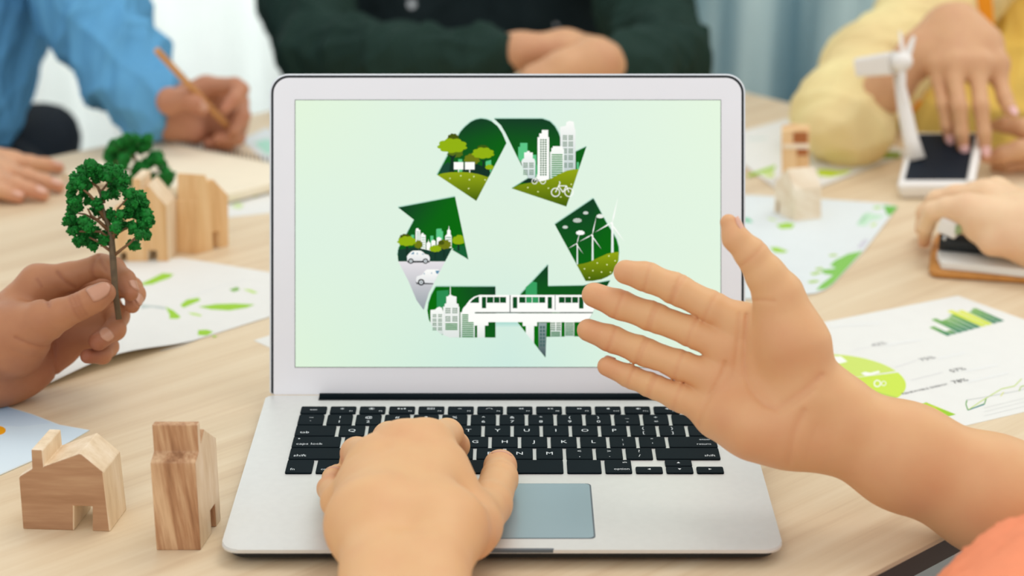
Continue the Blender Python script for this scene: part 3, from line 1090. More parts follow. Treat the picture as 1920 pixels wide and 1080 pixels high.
p.blob(350, 590, 80, 90, LIMED); p.blob(215, 515, 110, 70, G(70, 84, 10)); p.blob(612, 592, 132, 104, LIMED); p.blob(580, 570, 60, 50, G(70, 84, 10))
p.rect(600, 640, 616, 720, TRUNK); p.rect(512, 660, 526, 740, TRUNK); p.rect(222, 600, 246, 690, TRUNK)
p.blob(232, 558, 180, 108, LIME); p.blob(520, 632, 116, 74, LIME)
p.poly([(690, 640), (740, 600), (822, 600), (852, 735)], G(18, 96, 50)); p.rect(745, 570, 765, 650, TRUNK)
p.poly([(690, 540), (706, 510), (730, 505), (745, 488), (780, 490), (800, 503), (813, 570), (790, 578), (760, 585), (720, 580), (695, 565)], LIME)


def car(p, pts, wheels, win):
    p.poly(pts, WHT, G(226, 228, 230))
    for w in win:
        p.poly(w, G(92, 140, 170))
    for x, y, r in wheels:
        p.disc(x, y, r, r, G(20, 24, 26), 14); p.disc(x, y, r * 0.58, r * 0.58, G(220, 226, 228), 12); p.disc(x, y, r * 0.28, r * 0.28, G(120, 130, 136), 8)


p.poly([(232, 748), (465, 742), (460, 768), (240, 770)], G(18, 26, 28))
car(p, [(232, 705), (250, 682), (272, 660), (296, 648), (370, 648), (396, 662), (415, 682), (452, 692), (466, 722), (462, 752), (236, 752)], [(273, 754, 28), (420, 754, 28)],
    [[(270, 682), (300, 660), (306, 660), (303, 686)], [(330, 680), (338, 664), (344, 690)], [(382, 684), (396, 676), (408, 690)]])
p.poly([(322, 960), (505, 975), (495, 988), (330, 986)], G(18, 26, 28))
car(p, [(324, 935), (335, 908), (390, 890), (412, 855), (436, 838), (545, 838), (568, 850), (505, 978), (330, 972)], [(377, 968, 34)],
    [[(520, 850), (566, 850), (545, 885), (530, 878)], [(476, 880), (484, 865), (488, 884)], [(402, 885), (410, 868), (414, 890)]])
p.build('road_arrow_graphic', M['screen'], screen)

# segment with wind turbines
p = art('d', 350, 1000)
out4 = [(217, 383), (608, 120), (750, 385), (800, 460), (842, 535), (862, 610), (866, 680), (862, 745), (838, 820), (795, 885), (745, 915), (690, 938), (600, 955), (528, 955)]
shadow_edge(p, out4[:2]); shadow_edge(p, out4[1:7], 8)
p.poly(out4, DG1, DG2, (0.35, 0.9))
for x, y, w, h, c in ((322, 412, 52, 34, G(206, 216, 206)), (445, 345, 84, 50, G(192, 200, 190)), (530, 268, 52, 34, G(206, 214, 206)), (676, 302, 72, 46, G(236, 240, 232)), (475, 470, 84, 50, WHT)):
    p.blob(x, y, w, h, c)
for (hx, hy), tw, tb, bl in (((437, 580), 15, 786, [(475, 440), (352, 627), (507, 682)]), ((592, 492), 20, 748, [(640, 290), (463, 558), (690, 633)]), ((792, 370), 27, 668, [(857, 105), (622, 463), (925, 560)])):
    cx = hx + 8
    p.poly([(cx - tw * 0.32, hy), (cx + tw * 0.32, hy), (cx + tw / 2, tb), (cx - tw / 2, tb)], WHT, G(222, 236, 232))
    for bx, by in bl:
        dx, dy = bx - hx, by - hy
        l_ = math.hypot(dx, dy); ox, oy = -dy / l_ * tw * 0.42, dx / l_ * tw * 0.42
        p.poly([(hx + ox * 0.5, hy + oy * 0.5), (hx + dx * 0.25 + ox, hy + dy * 0.25 + oy), (bx, by), (hx + dx * 0.25 - ox * 0.3, hy + dy * 0.25 - oy * 0.3)], WHT)
    p.disc(hx, hy, tw * 0.5, tw * 0.5, WHT, 10)
p.poly([(440, 790), (500, 780), (560, 765), (660, 718), (740, 682), (800, 666), (864, 660), (862, 745), (838, 820), (795, 885), (745, 915), (690, 938), (600, 955), (528, 955)], HILL1, HILL2)
hill_dots(p, [(517, 832), (647, 773), (765, 702), (745, 790), (603, 850), (690, 865), (828, 750), (567, 922), (780, 866)])
p.build('wind_arrow_graphic', M['screen'], screen)

# segment with the train
p = art('e', 490, 780)
left = [(200, 257), (805, 257), (805, 772), (340, 770), (250, 735), (172, 668), (130, 590), (115, 500), (125, 430), (155, 340)]
arrow = [(1058, 335), (1337, 35), (1337, 252), (1690, 246), (1965, 195), (1660, 760), (1320, 765), (1310, 975), (1030, 620)]
shadow_edge(p, left[:2]); shadow_edge(p, [(125, 430), (155, 340), (200, 257)], 10); shadow_edge(p, arrow[:2]); shadow_edge(p, [(1337, 252), (1690, 246), (1965, 195)], 10)
p.poly(left, DG1, DG2, (-1.2, 0.6)); p.poly(arrow, DG1, DG2, (-0.1, 1))
p.poly([(210, 300), (330, 290), (330, 480), (210, 480)], G(40, 140, 80)); p.poly([(1110, 262), (1180, 205), (1225, 215), (1225, 340), (1110, 340)], G(56, 160, 96))
p.poly([(1240, 622), (1322, 622), (1312, 970), (1240, 890)], G(150, 168, 166), G(60, 80, 84))
winds(p, 1250, 1310, 2, 655, 860, 36, 26, G(70, 104, 100))
for x0, x1 in ((1362, 1472), (1505, 1602)):
    p.poly([(x0, 615), (x1, 615), (x1, 762), (x0, 762)], WHT, G(200, 214, 210))
winds(p, 1365, 1410, 3, 618, 706, 22, 16); winds(p, 1420, 1466, 3, 618, 706, 22, 16)
for i in range(3): p.rect(1368, 712 + i * 17, 1460, 724 + i * 17, G(24, 120, 60))
for i in range(8): p.rect(1510, 620 + i * 17, 1597, 631 + i * 17, G(24, 120, 60))
p.poly([(147, 492), (195, 488), (210, 472), (235, 460), (262, 470), (275, 510), (275, 740), (250, 735), (172, 668), (147, 625)], WHT, G(210, 222, 216))
for y in (535, 580, 622, 668): winds(p, 168, 208, 3, y, y + 36, 18, 12); winds(p, 224, 264, 3, y, y + 36, 18, 12)
p.poly([(275, 460), (290, 455), (290, 430), (308, 425), (308, 357), (328, 352), (335, 340), (343, 338), (345, 255), (351, 255), (353, 338), (375, 350), (410, 357), (410, 425), (430, 432), (432, 456), (440, 462), (440, 770), (340, 770), (275, 745)], WHT, G(224, 230, 226))
for y in (472, 556): winds(p, 297, 350, 3, y, y + 60, 20, 13); winds(p, 368, 421, 3, y, y + 60, 20, 13)
for i in range(4): p.rect(298, 628 + i * 18, 420, 640 + i * 18, G(24, 130, 50))
p.poly([(450, 516), (596, 516), (596, 770), (450, 770)], WHT, G(206, 220, 214))
for i in range(12): p.rect(467, 536 + i * 20, 534 if i < 4 else 583, 548 + i * 20, G(24, 130, 50))
p.poly([(465, 516), (470, 490), (480, 470), (500, 450), (540, 396), (585, 360), (640, 340), (1885, 340), (1790, 515)], WHT)
DW = G(8, 74, 30)
p.poly([(546, 420), (570, 390), (600, 368), (638, 354), (638, 420)], DW)
for x0, x1, y1 in ((667, 710, 475), (718, 783, 420), (790, 845, 420), (850, 912, 420), (980, 1025, 475), (1045, 1108, 420), (1115, 1172, 420), (1178, 1240, 420), (1246, 1308, 420), (1333, 1376, 478), (1447, 1505, 420), (1510, 1572, 420), (1580, 1640, 420), (1650, 1695, 478)):
    p.rect(x0, 361, x1, y1, DW if not 1110 < x0 < 1245 else G(50, 150, 90))
p.rect(948, 342, 957, 515, G(20, 50, 50)); p.rect(1405, 342, 1411, 492, G(20, 50, 50))
p.rect(600, 514, 1375, 524, G(10, 50, 36)); p.poly([(1455, 514), (1792, 514), (1786, 525), (1455, 525)], G(10, 50, 36))
p.poly([(530, 527), (1785, 525), (1735, 615), (530, 615)], WHT)
p.poly([(585, 614), (732, 614), (732, 650), (697, 650), (697, 772), (620, 772), (620, 650), (585, 650)], WHT, G(226, 232, 228))
p.poly([(1080, 614), (1226, 614), (1226, 655), (1195, 655), (1195, 830), (1112, 725), (1112, 655), (1080, 655)], WHT, G(226, 232, 228))
p.poly([(808, 618), (1026, 618), (1060, 660), (808, 665)], G(170, 218, 208), G(206, 235, 224))
p.build('train_arrow_graphic', M['screen'], screen)

# ------------------------------------------------------------------ papers
def paper(name, label, cat, corners, mat=None, lift=0.0, curl=None, n=10, thick=0.0004, group=None):
    """corners: four picture points on the table; curl(u, v) -> height"""
    t = [T(x, y, TZ + lift) for x, y in corners]
    root = thing(name, label, cat, sum(t) / 4 - np.array([0, 0, lift]), group)
    curl = curl or (lambda u, v: 0.0)
    vs_, fs = [], []
    for i in range(n + 1):
        for j in range(n + 1):
            u, v = i / n, j / n
            p = (1 - u) * (1 - v) * t[0] + u * (1 - v) * t[1] + u * v * t[2] + (1 - u) * v * t[3]
            vs_.append(p + np.array([0, 0, thick + curl(u, v)]))
    m_ = n + 1
    for i in range(n):
        for j in range(n):
            fs.append((i * m_ + j, (i + 1) * m_ + j, (i + 1) * m_ + j + 1, i * m_ + j + 1))
    o = mesh('sheet', vs_, fs, mat or M['paper'], root, n > 6)
    if o.data.polygons[0].normal.z < 0:
        o.data.flip_normals()
    sm = o.modifiers.new('thickness', 'SOLIDIFY'); sm.thickness = thick; sm.offset = -1
    return root


def ink(lift=0.00045):
    return Picture(lambda x, y, z: T(x, y, TZ + lift + z), 0.000001)


LEAF1 = G(160, 208, 66); LEAF2 = G(190, 224, 110); LEAF3 = G(120, 176, 60)

# sheet with green leaves, under the raised hand
def curl_a(u, v):
    return 0.010 * max(0.0, v - 0.55) ** 2 * 4 * (1 - 0.5 * u) * (0.6 + 0.4 * math.sin(u * 3.0 + 0.4))


leafy = paper('printed_sheet', 'white sheet with green leaf drawings behind the hand holding the tree, left of laptop', 'paper',
              [(200, 497), (345, 485), (620, 560), (78, 727)], curl=None, n=14)
for o_ in list(leafy.children):
    bpy.data.objects.remove(o_)
lc = [T(205, 494), T(338, 484), T(560, 518), T(560, 576), T(78, 729)]
vs_, fs = [], []
A_, B_, C_, D_ = T(150, 498), T(338, 484), T(560, 576), T(78, 729)
pts_a = [A_ * (1 - i / 16) + D_ * (i / 16) for i in range(17)]
Rr = [T(338, 484), T(420, 497), T(503, 511), T(560, 520), T(560, 578)]
pts_b = []
for i in range(17):
    q = i / 16 * 4; k_ = min(int(q), 3)
    pts_b.append(Rr[k_] * (1 - (q - k_)) + Rr[k_ + 1] * (q - k_))
for i in range(17):
    for j in range(25):
        u = j / 24
        h_ = 0.0
        if i > 12:
            h_ = 0.008 * ((i - 12) / 4) ** 2 * (math.sin(math.pi * (0.12 + 0.88 * u / 0.6)) ** 2 if u < 0.6 else 0.0)
        vs_.append(pts_a[i] * (1 - u) + pts_b[i] * u + np.array([0, 0, 0.0005 + h_]))
for i in range(16):
    for j in range(24):
        b = i * 25 + j
        fs.append((b, b + 25, b + 26, b + 1))
o = mesh('sheet', vs_, fs, M['paper'], leafy, True)
if o.data.polygons[0].normal.z < 0: o.data.flip_normals()
pr = ink(0.00055)
for pts, c in (([(262, 533), (285, 522), (305, 512), (326, 514), (318, 521), (300, 527), (285, 533), (268, 535)], LEAF1),
               ([(338, 572), (350, 562), (372, 558), (376, 563), (358, 571), (344, 577)], LEAF1),
               ([(372, 575), (405, 570), (440, 569), (478, 571), (462, 577), (430, 582), (395, 580)], LEAF1),
               ([(352, 586), (366, 587), (379, 591), (376, 593), (360, 590)], LEAF2),
               ([(310, 575), (325, 582), (338, 593), (336, 601), (322, 612), (303, 622), (308, 614), (318, 602), (318, 590)], LEAF1),
               ([(264, 570), (276, 572), (300, 574), (312, 577), (308, 580), (285, 576), (265, 579)], G(196, 206, 200)),
               ([(362, 628), (372, 619), (388, 618), (400, 622), (388, 629)], LEAF1), ([(396, 628), (408, 630), (402, 633)], LEAF2),
               ([(238, 628), (250, 617), (258, 624), (250, 633)], LEAF2), ([(430, 543), (445, 538), (450, 543), (438, 547)], LEAF3),
               ([(455, 542), (470, 543), (484, 549), (475, 550)], LEAF2), ([(142, 687), (148, 684), (150, 688)], LEAF2)):
    pr.poly(pts, c)
pr.line([(350, 558), (400, 541), (460, 524)], 1.2, G(226, 228, 226)); pr.line([(300, 658), (340, 648), (375, 634)], 1.0, G(214, 216, 214))
pr.build('print', M['ink'], leafy)

# chart sheet at the right
chart = paper('chart_sheet', 'white report sheet with bar chart, ring chart and percentages right of laptop', 'paper',
              [(1372, 639), (1796, 555), (2211, 705), (1767, 809)], n=2)
pr = ink()
GR1, GR2, LM = G(132, 182, 92), G(36, 122, 98), G(206, 222, 62)
bx0, by0, bx1, by1 = 1776, 630, 1885, 601
hs = [(0.62, 0), (0.42, 0), (1.0, 0), (0.62, 0), (0.75, 0), (0.9, 0), (1.5, 1), (1.2, 1), (1.0, 0), (1.1, 0)]
hs = [(34, 16), (14, 6), (52, 25), (44, 20), (46, 21), (52, 24), (66, 29), (58, 26), (48, 22), (54, 24)]
for i, (dx, dy) in enumerate(hs):
    t0, t1 = i / 10, (i + 0.86) / 10
    xa, ya, xb, yb = bx0 + (bx1 - bx0) * t0, by0 + (by1 - by0) * t0, bx0 + (bx1 - bx0) * t1, by0 + (by1 - by0) * t1
    c1, c2 = (LM, G(226, 232, 90)) if i in (6, 7) else (GR2, GR1)
    pr.poly([(xa, ya), (xb, yb), (xb - dx, yb - dy), (xa - dx, ya - dy)], c1, c2, (-1, -0.5))
# ring chart (in the table plane), centre picked on the sheet
rc = T(1566, 714); ru = 0.0495
def ring_pt(r, a):
    return rc + np.array([math.cos(a) * r, math.sin(a) * r, 0.0])
Pw = Picture(lambda x, y, z: np.array([x, y, TZ + 0.00044 + z]), 0.000001)
for (aa, ab, col) in ((20, 88, G(206, 226, 112)), (-38, 17, G(204, 228, 84)), (-62, -38, G(186, 214, 92)), (-100, -62, G(92, 168, 84)), (88, 170, G(190, 220, 90)), (170, 260, G(150, 200, 90))):
    arc = [math.radians(aa + (ab - aa) * i / 10) for i in range(11)]
    Pw.poly([tuple(ring_pt(ru, a)[:2]) for a in arc] + [tuple(ring_pt(ru * 0.32, a)[:2]) for a in reversed(arc)], col)
Pw.build('ring_chart', M['ink'], chart)
pr.poly([(1553, 668), (1577, 668), (1589, 678), (1573, 682), (1560, 681)], G(244, 246, 238)); pr.poly([(1614, 700), (1622, 697), (1632, 699), (1648, 695), (1650, 699), (1634, 703), (1624, 705)], G(244, 246, 238))
pr.ring(1645, 719, 6, 2.2, G(244, 246, 238), 12); pr.ring(1657, 719, 4.2, 1.4, G(244, 246, 238), 10)
pr.poly([(1724, 760), (1736, 754), (1790, 776), (1776, 781)], G(170, 206, 60), G(226, 224, 60)); pr.poly([(1752, 764), (1770, 768), (1792, 777), (1777, 781)], G(158, 204, 52))
pr.line([(1813, 750), (1811, 758), (1815, 769), (1846, 757), (1849, 747)], 2.0, G(104, 166, 74)); pr.line([(1815, 769), (1846, 758)], 1.6, G(58, 128, 150))
pr.line([(1816, 768), (1840, 752), (1868, 735), (1878, 729), (1902, 724), (1916, 710)], 1.6, G(196, 218, 110)); pr.line([(1813, 750), (1850, 744), (1912, 732), (1940, 722)], 0.9, G(190, 196, 190))
pr.line([(1876, 743), (1882, 735)], 1.6, G(216, 222, 110)); pr.line([(1911, 733), (1914, 725), (1925, 722)], 1.6, G(170, 196, 90))
for y in (772, 765, 780):
    pr.line([(1845, y), (1935, y - 22)], 0.6, G(214, 216, 212))
for (x0, y0, x1, y1, g) in ((1595, 659, 1630, 650, 190), (1678, 689, 1718, 676, 176), (1708, 713, 1768, 698, 176)):
    pr.line([(x0, y0), (x1, y1)], 0.9, G(g + 40, g + 40, g + 40))
for (x0, y0, x1, y1) in ((1560, 612, 1650, 606), (1660, 647, 1730, 636), (1760, 672, 1810, 661), (1810, 696, 1870, 684), (1815, 716, 1890, 699)):
    pr.line([(x0, y0), (x1, y1)], 4, G(234, 235, 231))
pr.build('print', M['ink'], chart)


def flat_text(parent, s, px, py, size, ang, col, sx=1.0):
    """printed words lying on the sheet; ang in the table plane"""
    vv, ff = text_shape(s)
    c = T(px, py, TZ + 0.00056)
    sc = size / 0.72
    ca, sa = math.cos(ang), math.sin(ang)
    P_ = [(c[0] + (a * sx * ca - (b - 0.36) * sa) * sc, c[1] + (a * sx * sa + (b - 0.36) * ca) * sc, c[2]) for a, b in vv]
    o = mesh('print_text', P_, ff, M['ink'], parent)
    at = o.data.color_attributes.new('picture', 'FLOAT_COLOR', 'POINT')
    at.data.foreach_set('color', np.array([col] * len(P_), np.float32).ravel())
    return o


ta = math.atan2(*(T(1796, 555) - T(1530, 608))[[1, 0]])
for s_, x_, y_, g_ in (('42%', 1647, 645, 150), ('75%', 1738, 672, 120), ('57%', 1795, 693, 80), ('78%', 1799, 714, 60)):
    flat_text(chart, s_, x_, y_, 0.0052, ta, G(g_, g_, g_), 1.1)
flat_text(chart, 'RENEWABLE ENERGY', 1734, 729, 0.0030, ta, G(130, 130, 130), 1.0)

# leaf-bordered sheet under the wooden house on the right
gsheet = paper('leaf_border_sheet', 'pale sheet with green leafy border under the wooden house right of laptop', 'paper',
               [(1340, 372), (1545, 372), (1684, 387), (1300, 560)], mat=M['paper_cool'], n=4)
for o_ in list(gsheet.children): bpy.data.objects.remove(o_)
ol = [(1340, 362), (1545, 373), (1660, 381), (1684, 387), (1672, 402), (1620, 470), (1562, 532), (1548, 542), (1530, 549), (1508, 551), (1400, 560), (1330, 560)]
prism('sheet', [T(x, y, TZ + 0.0012) for x, y in ol], (0, 0, -0.0008), M['paper_cool'], gsheet)
pr = ink(0.00124)
for pts, c in (([(1684, 387), (1656, 385), (1660, 395), (1664, 404), (1672, 402)], G(112, 184, 78)), ([(1618, 470), (1590, 476), (1566, 488), (1556, 497), (1568, 503), (1540, 506), (1544, 513), (1562, 516), (1540, 533), (1530, 544), (1548, 541), (1562, 531)], G(134, 196, 92)),
               ([(1455, 422), (1475, 417), (1490, 420), (1485, 428), (1464, 429)], LEAF1), ([(1443, 464), (1456, 463), (1478, 471), (1470, 474), (1452, 473)], LEAF1), ([(1437, 408), (1450, 411), (1460, 414), (1446, 413)], LEAF2),
               ([(1390, 408), (1405, 410), (1412, 417), (1398, 416)], G(100, 200, 150)), ([(1618, 402), (1628, 398), (1640, 402), (1660, 404), (1650, 410), (1632, 414), (1622, 424), (1606, 422)], G(196, 228, 200)), ([(1606, 420), (1620, 406), (1630, 400), (1618, 414)], G(150, 200, 160)),
               ([(1634, 390), (1645, 386), (1656, 388), (1646, 392)], G(176, 216, 120)), ([(1553, 478), (1566, 476), (1572, 479), (1558, 481)], G(170, 206, 96)), ([(1528, 503), (1540, 501), (1545, 505), (1532, 506)], G(170, 206, 96)),
               ([(1518, 513), (1534, 509), (1543, 511), (1526, 516)], G(170, 206, 96)), ([(1513, 528), (1530, 525), (1538, 528), (1520, 531)], G(170, 206, 96)), ([(1606, 464), (1620, 448), (1630, 450), (1616, 466)], G(208, 208, 216)), ([(1630, 424), (1644, 416), (1640, 424)], LEAF2)):
    pr.poly(pts, c)
pr.build('print', M['ink'], gsheet)

# upper sheet, under the yellow sleeve
usheet = paper('upper_sheet', 'white sheet with lime leaf drawing under the yellow sleeve', 'paper',
               [(1330, 262), (1506, 216), (1710, 286), (1480, 372)], n=6, lift=0.0010)
pr = ink(0.00145)
for pts, c in (([(1400, 328), (1425, 319), (1455, 309), (1452, 318), (1425, 326), (1404, 331)], G(164, 206, 44)), ([(1532, 318), (1548, 317), (1572, 320), (1600, 318), (1585, 326), (1556, 332), (1534, 329)], G(196, 220, 50)),
               ([(1542, 290), (1560, 282), (1690, 285), (1686, 296), (1620, 300), (1560, 297)], G(132, 160, 30)), ([(1428, 327), (1450, 320), (1452, 332), (1440, 333)], G(206, 226, 140)), ([(1402, 258), (1440, 256), (1436, 262), (1404, 264)], G(220, 228, 222))):
    pr.poly(pts, c)
pr.build('print', M['ink'], usheet)

# blue picture sheet, bottom left
bsheet = paper('sky_sheet', 'sheet with blue sky picture and orange sun at left edge, behind the chimney house', 'paper',
               [(-120, 722), (168, 806), (-10, 893), (-230, 850)], n=4)
for o_ in list(bsheet.children): bpy.data.objects.remove(o_)
ol = [(-140, 730), (0, 758), (60, 776), (112, 796), (168, 806), (100, 846), (0, 890), (-200, 930)]
prism('sheet', [T(x, y, TZ + 0.0008) for x, y in ol], (0, 0, -0.0006), M['paper_cool'], bsheet)
pr = ink(0.00084)
pr.poly([(-140, 731), (0, 759), (60, 777), (100, 793), (40, 800), (-160, 790)], G(86, 150, 206), G(206, 226, 240), (0.15, 1))
pr.poly([(-160, 790), (40, 800), (100, 793), (112, 797), (166, 807), (100, 845), (0, 888), (-190, 925)], G(210, 230, 242), G(226, 238, 242))
pr.disc(-6, 807, 17, 9, G(244, 168, 20))
pr.build('print', M['ink'], bsheet)

# small sheets
s1 = paper('loose_sheet', 'white corner of a loose sheet sticking out left of the laptop base', 'paper', [(476, 639), (560, 612), (600, 650), (540, 668)], n=2)
s2 = paper('loose_sheet', 'white sheet with faint green leaves below the notebook, beside the tall block house', 'paper', [(380, 382), (470, 350), (580, 392), (430, 408)], n=2)
pr = ink()
pr.poly([(432, 388), (445, 380), (458, 384), (450, 392)], G(206, 226, 170)); pr.poly([(468, 366), (480, 359), (488, 364), (478, 370)], G(200, 222, 110)); pr.build('print', M['ink'], s2)
s3 = paper('teal_sheet', 'pale sheet with teal print beyond the writing hand', 'paper', [(452, 262), (500, 240), (580, 285), (500, 306)], n=2, mat=M['paper_cool'])
pr = ink()
pr.poly([(476, 268), (500, 260), (540, 278), (500, 290)], G(176, 226, 206)); pr.build('print', M['ink'], s3)

# ------------------------------------------------------------------ notebook
nb = thing('notebook', 'open cream spiral notebook on a tan cover under the writing hand', 'notebook', T(330, 315))
cov = [(118, 330), (300, 262), (560, 318), (560, 338), (430, 372)]
prism('cover', [T(x, y, TZ + 0.0025) for x, y in cov], (0, 0, -0.0022), M['kraft'], nb)
pg = [(122, 324), (300, 264), (556, 314), (556, 332), (430, 364)]
prism('page_block', [T(x, y, TZ + 0.0105) for x, y in pg], (0, 0, -0.0078), M['cream'], nb, 0.0006)
A_, B_ = T(296, 263, TZ + 0.011), T(556, 313, TZ + 0.011)
for i in range(34):
    c = A_ + (B_ - A_) * (i + 0.5) / 34
    pts = [c + np.array([-0.25 * math.cos(a) * 0.004, math.cos(a) * 0.0045 + 0.001, math.sin(a) * 0.004]) for a in [math.pi * k / 5 for k in range(6)]]
    tube('spiral_ring', pts, 0.0006, M['graphite'], nb, 5)

# ------------------------------------------------------------------ wooden houses
def extrude_house(name, label, base, prof, depth, mat, group='small wooden block houses', side=None):
    t = thing(name, label, 'toy house', base, group)
    o = prism('block', prof, depth, [mat, side or mat], t, 0.0007)
    d = Vector([float(v) for v in depth]).normalized()
    for f in o.data.polygons:                    # where side is given, lit and shaded wood tones are painted per face
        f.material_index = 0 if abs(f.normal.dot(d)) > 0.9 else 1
    return t


# front left, gable facing the camera, chimney at left
A_, B_ = T(43, 992), T(207, 997)
q = lambda x, y: V(x, y, A_, B_)
dv = T(231, 964) - T(207, 997)
dv = dv / np.linalg.norm(dv) * 0.030
prof = [A_, q(139, 994.9), q(139, 949), q(173, 950), q(173, 996), B_, q(194, 886), q(150, 850), q(83, 874), q(80, 844), q(58, 843), q(60, 879), q(35, 894)]
extrude_house('chimney_house', 'small wooden house block with chimney and doorway at bottom left corner', (A_ + B_) / 2, prof, dv, M['pine'], side=M['pine_lit'])
# tall one seen from its narrow side; the profile runs away from the camera
A_, B_ = T(293, 1032), T(376, 1032)
ax = np.array([0.16, 0.987, 0]); W_ = B_ - A_
H1 = V(292, 868, A_, B_)[2] - TZ; H3 = V(285, 806, A_, B_)[2] - TZ
pr2 = [(0, 0), (0, H1), (0.007, H1 + 0.004), (0.007, H3), (0.0125, H3), (0.0125, H1 + 0.008), (0.019, H1 + 0.013), (0.040, H1 - 0.002), (0.040, 0), (0.030, 0), (0.030, 0.015), (0.022, 0.015), (0.022, 0)]
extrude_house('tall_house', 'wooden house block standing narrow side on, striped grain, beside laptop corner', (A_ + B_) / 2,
              [A_ + ax * a + np.array([0, 0, b]) for a, b in pr2], W_, M['pine_lit'], side=M['pine_up'])
# back left pair
A_, B_ = T(224, 491), T(317, 491)
q = lambda x, y: V(x, y, A_, B_)
dv = np.array([0.12, 1, 0]) * 0.026
prof = [T(214, 491), q(224, 491), q(224, 474), q(237, 474), q(237, 491), q(278, 491), q(278, 470), q(294, 470), q(294, 491), B_, q(313, 386), q(278, 346), q(266, 356), q(265, 336), q(248, 334), q(248, 366), q(214, 388)]
extrude_house('gable_house', 'wooden gable house block behind the held tree, left of the other back house', (A_ + B_) / 2, prof, dv, M['pine_warm'], side=M['pine_lit'])
A_, B_ = T(369, 477), T(429, 461)
q = lambda x, y: V(x, y, A_, B_)
dv = T(330, 474) - T(369, 477)
prof = [A_, q(400, 468.8), q(399, 436), q(413, 433), q(414, 465), B_, q(428, 366), q(400, 336), q(389, 341), q(386, 328), q(372, 327), q(371, 376), q(369, 378)]
extrude_house('corner_house', 'wooden house block seen from its corner, doorway on right side, beside notebook', (A_ + B_) / 2, prof, dv, M['pine_warm'])
# right house, turned 45 degrees: plain block with a gable, a second block with a stepped chimney behind it
A_, B_, C_ = T(1451, 400), T(1490, 417), T(1540, 412)
q = lambda x, y: V(x, y, A_, B_)
hb_ = q(1490, 354)[2] - TZ
prof = [A_, q(1453, 400.9), q(1453, 375), q(1461, 377), q(1461, 404.5), B_, q(1490, 354), q(1484, 330), q(1470, 312), q(1452, 342)]
prof = [A_, q(1455, 401.8), q(1455, 376), q(1461, 378), q(1461, 404.4), B_, q(1490, 356), q(1476, 316), q(1453, 341)]
extrude_house('pale_house', 'pale wooden house block on the leaf bordered sheet at right', (A_ + C_) / 2, prof, C_ - B_, M['pine_pale'])
A_, B_ = T(1466, 350), T(1517, 350)
q = lambda x, y: V(x, y, A_, B_)
prof = [A_, B_, q(1517, 262), q(1520, 244), q(1484, 243), q(1484, 252), q(1466, 250)]
t_ = extrude_house('tower_house', 'wooden tower block with window holes behind the pale house', (A_ + B_) / 2, [A_, B_, q(1518, 246), q(1484, 243), q(1465, 247)], np.array([0.15, 1, 0]) * 0.022, M['pine_warm'])
M['hole'] = plain('pine_hole', srgb(176, 104, 52), 0.7)
for (x0, y0, x1, y1) in ((1487, 248, 1514, 268), (1494, 277, 1514, 292)):
    prism('window_recess', [q(a, b) + np.array([0, -0.0004, 0]) for a, b in ((x0, y0), (x1, y0), (x1, y1), (x0, y1))], (0, 0.0006, 0), M['hole'], t_)
prism('ledge', [q(a, b) + np.array([0, -0.003, 0]) for a, b in ((1468, 270), (1517, 270), (1517, 277), (1468, 277))], (0, 0.004, 0), M['pine_pale'], t_)

# ------------------------------------------------------------------ model trees
def foliage(name, clumps, org, sc, d0, rpx, seed, parent, mat, spread, bits=22, rough=0.35):
    rng = np.random.RandomState(seed)
    bm0 = bmesh.new(); bmesh.ops.create_icosphere(bm0, subdivisions=1, radius=1)
    bm0.verts.ensure_lookup_table()
    V0 = np.array([v.co[:] for v in bm0.verts]); F0 = np.array([[v.index for v in f.verts] for f in bm0.faces]); bm0.free()
    bm1 = bmesh.new(); bmesh.ops.create_icosphere(bm1, subdivisions=2, radius=1)
    V1 = np.array([v.co[:] for v in bm1.verts]); F1 = np.array([[v.index for v in f.verts] for f in bm1.faces]); bm1.free()
    vv, ff, nv = [], [], 0
    for (x, y) in clumps:
        d = d0 + rng.uniform(-spread, spread)
        c = P(org[0] + x / sc + rng.uniform(-1, 1), org[1] + y / sc + rng.uniform(-1, 1), d)
        r = rpx * d / S * rng.uniform(0.8, 1.15)
        k = V1 * (r * (0.72 + 0.35 * rng.rand(len(V1), 1))) * rng.uniform(0.8, 1.15, 3)
        vv.append(c + k); ff.append(F1 + nv); nv += len(V1)
        for _ in range(bits):
            u = rng.randn(3); u /= np.linalg.norm(u)
            rr = r * rng.uniform(0.16, 0.34)
            k = V0 * (rr * (0.45 + rough * 2.4 * rng.rand(len(V0), 1))) * rng.uniform(0.45, 1.2, 3)
            vv.append(c + u * r * rng.uniform(0.72, 1.05) + k); ff.append(F0 + nv); nv += len(V0)
    me = fast_mesh(name, np.concatenate(vv), np.concatenate(ff))
    o = link(name, me, parent, mat, False)
    o['kind'] = 'stuff'
    return o


def branches(parent, specs, org, sc, d0, mat, seed):
    rng = random.Random(seed)
    for pts, r0, r1 in specs:
        dd = rng.uniform(-0.010, 0.010)
        n = len(pts)
        P_ = [P(org[0] + x / sc, org[1] + y / sc, d0 + dd * (i / (n - 1))) for i, (x, y) in enumerate(pts)]
        R_ = [(r0 + (r1 - r0) * i / (n - 1)) * d0 / S for i in range(n)]
        tube('branch', P_, R_, mat, parent, 7)


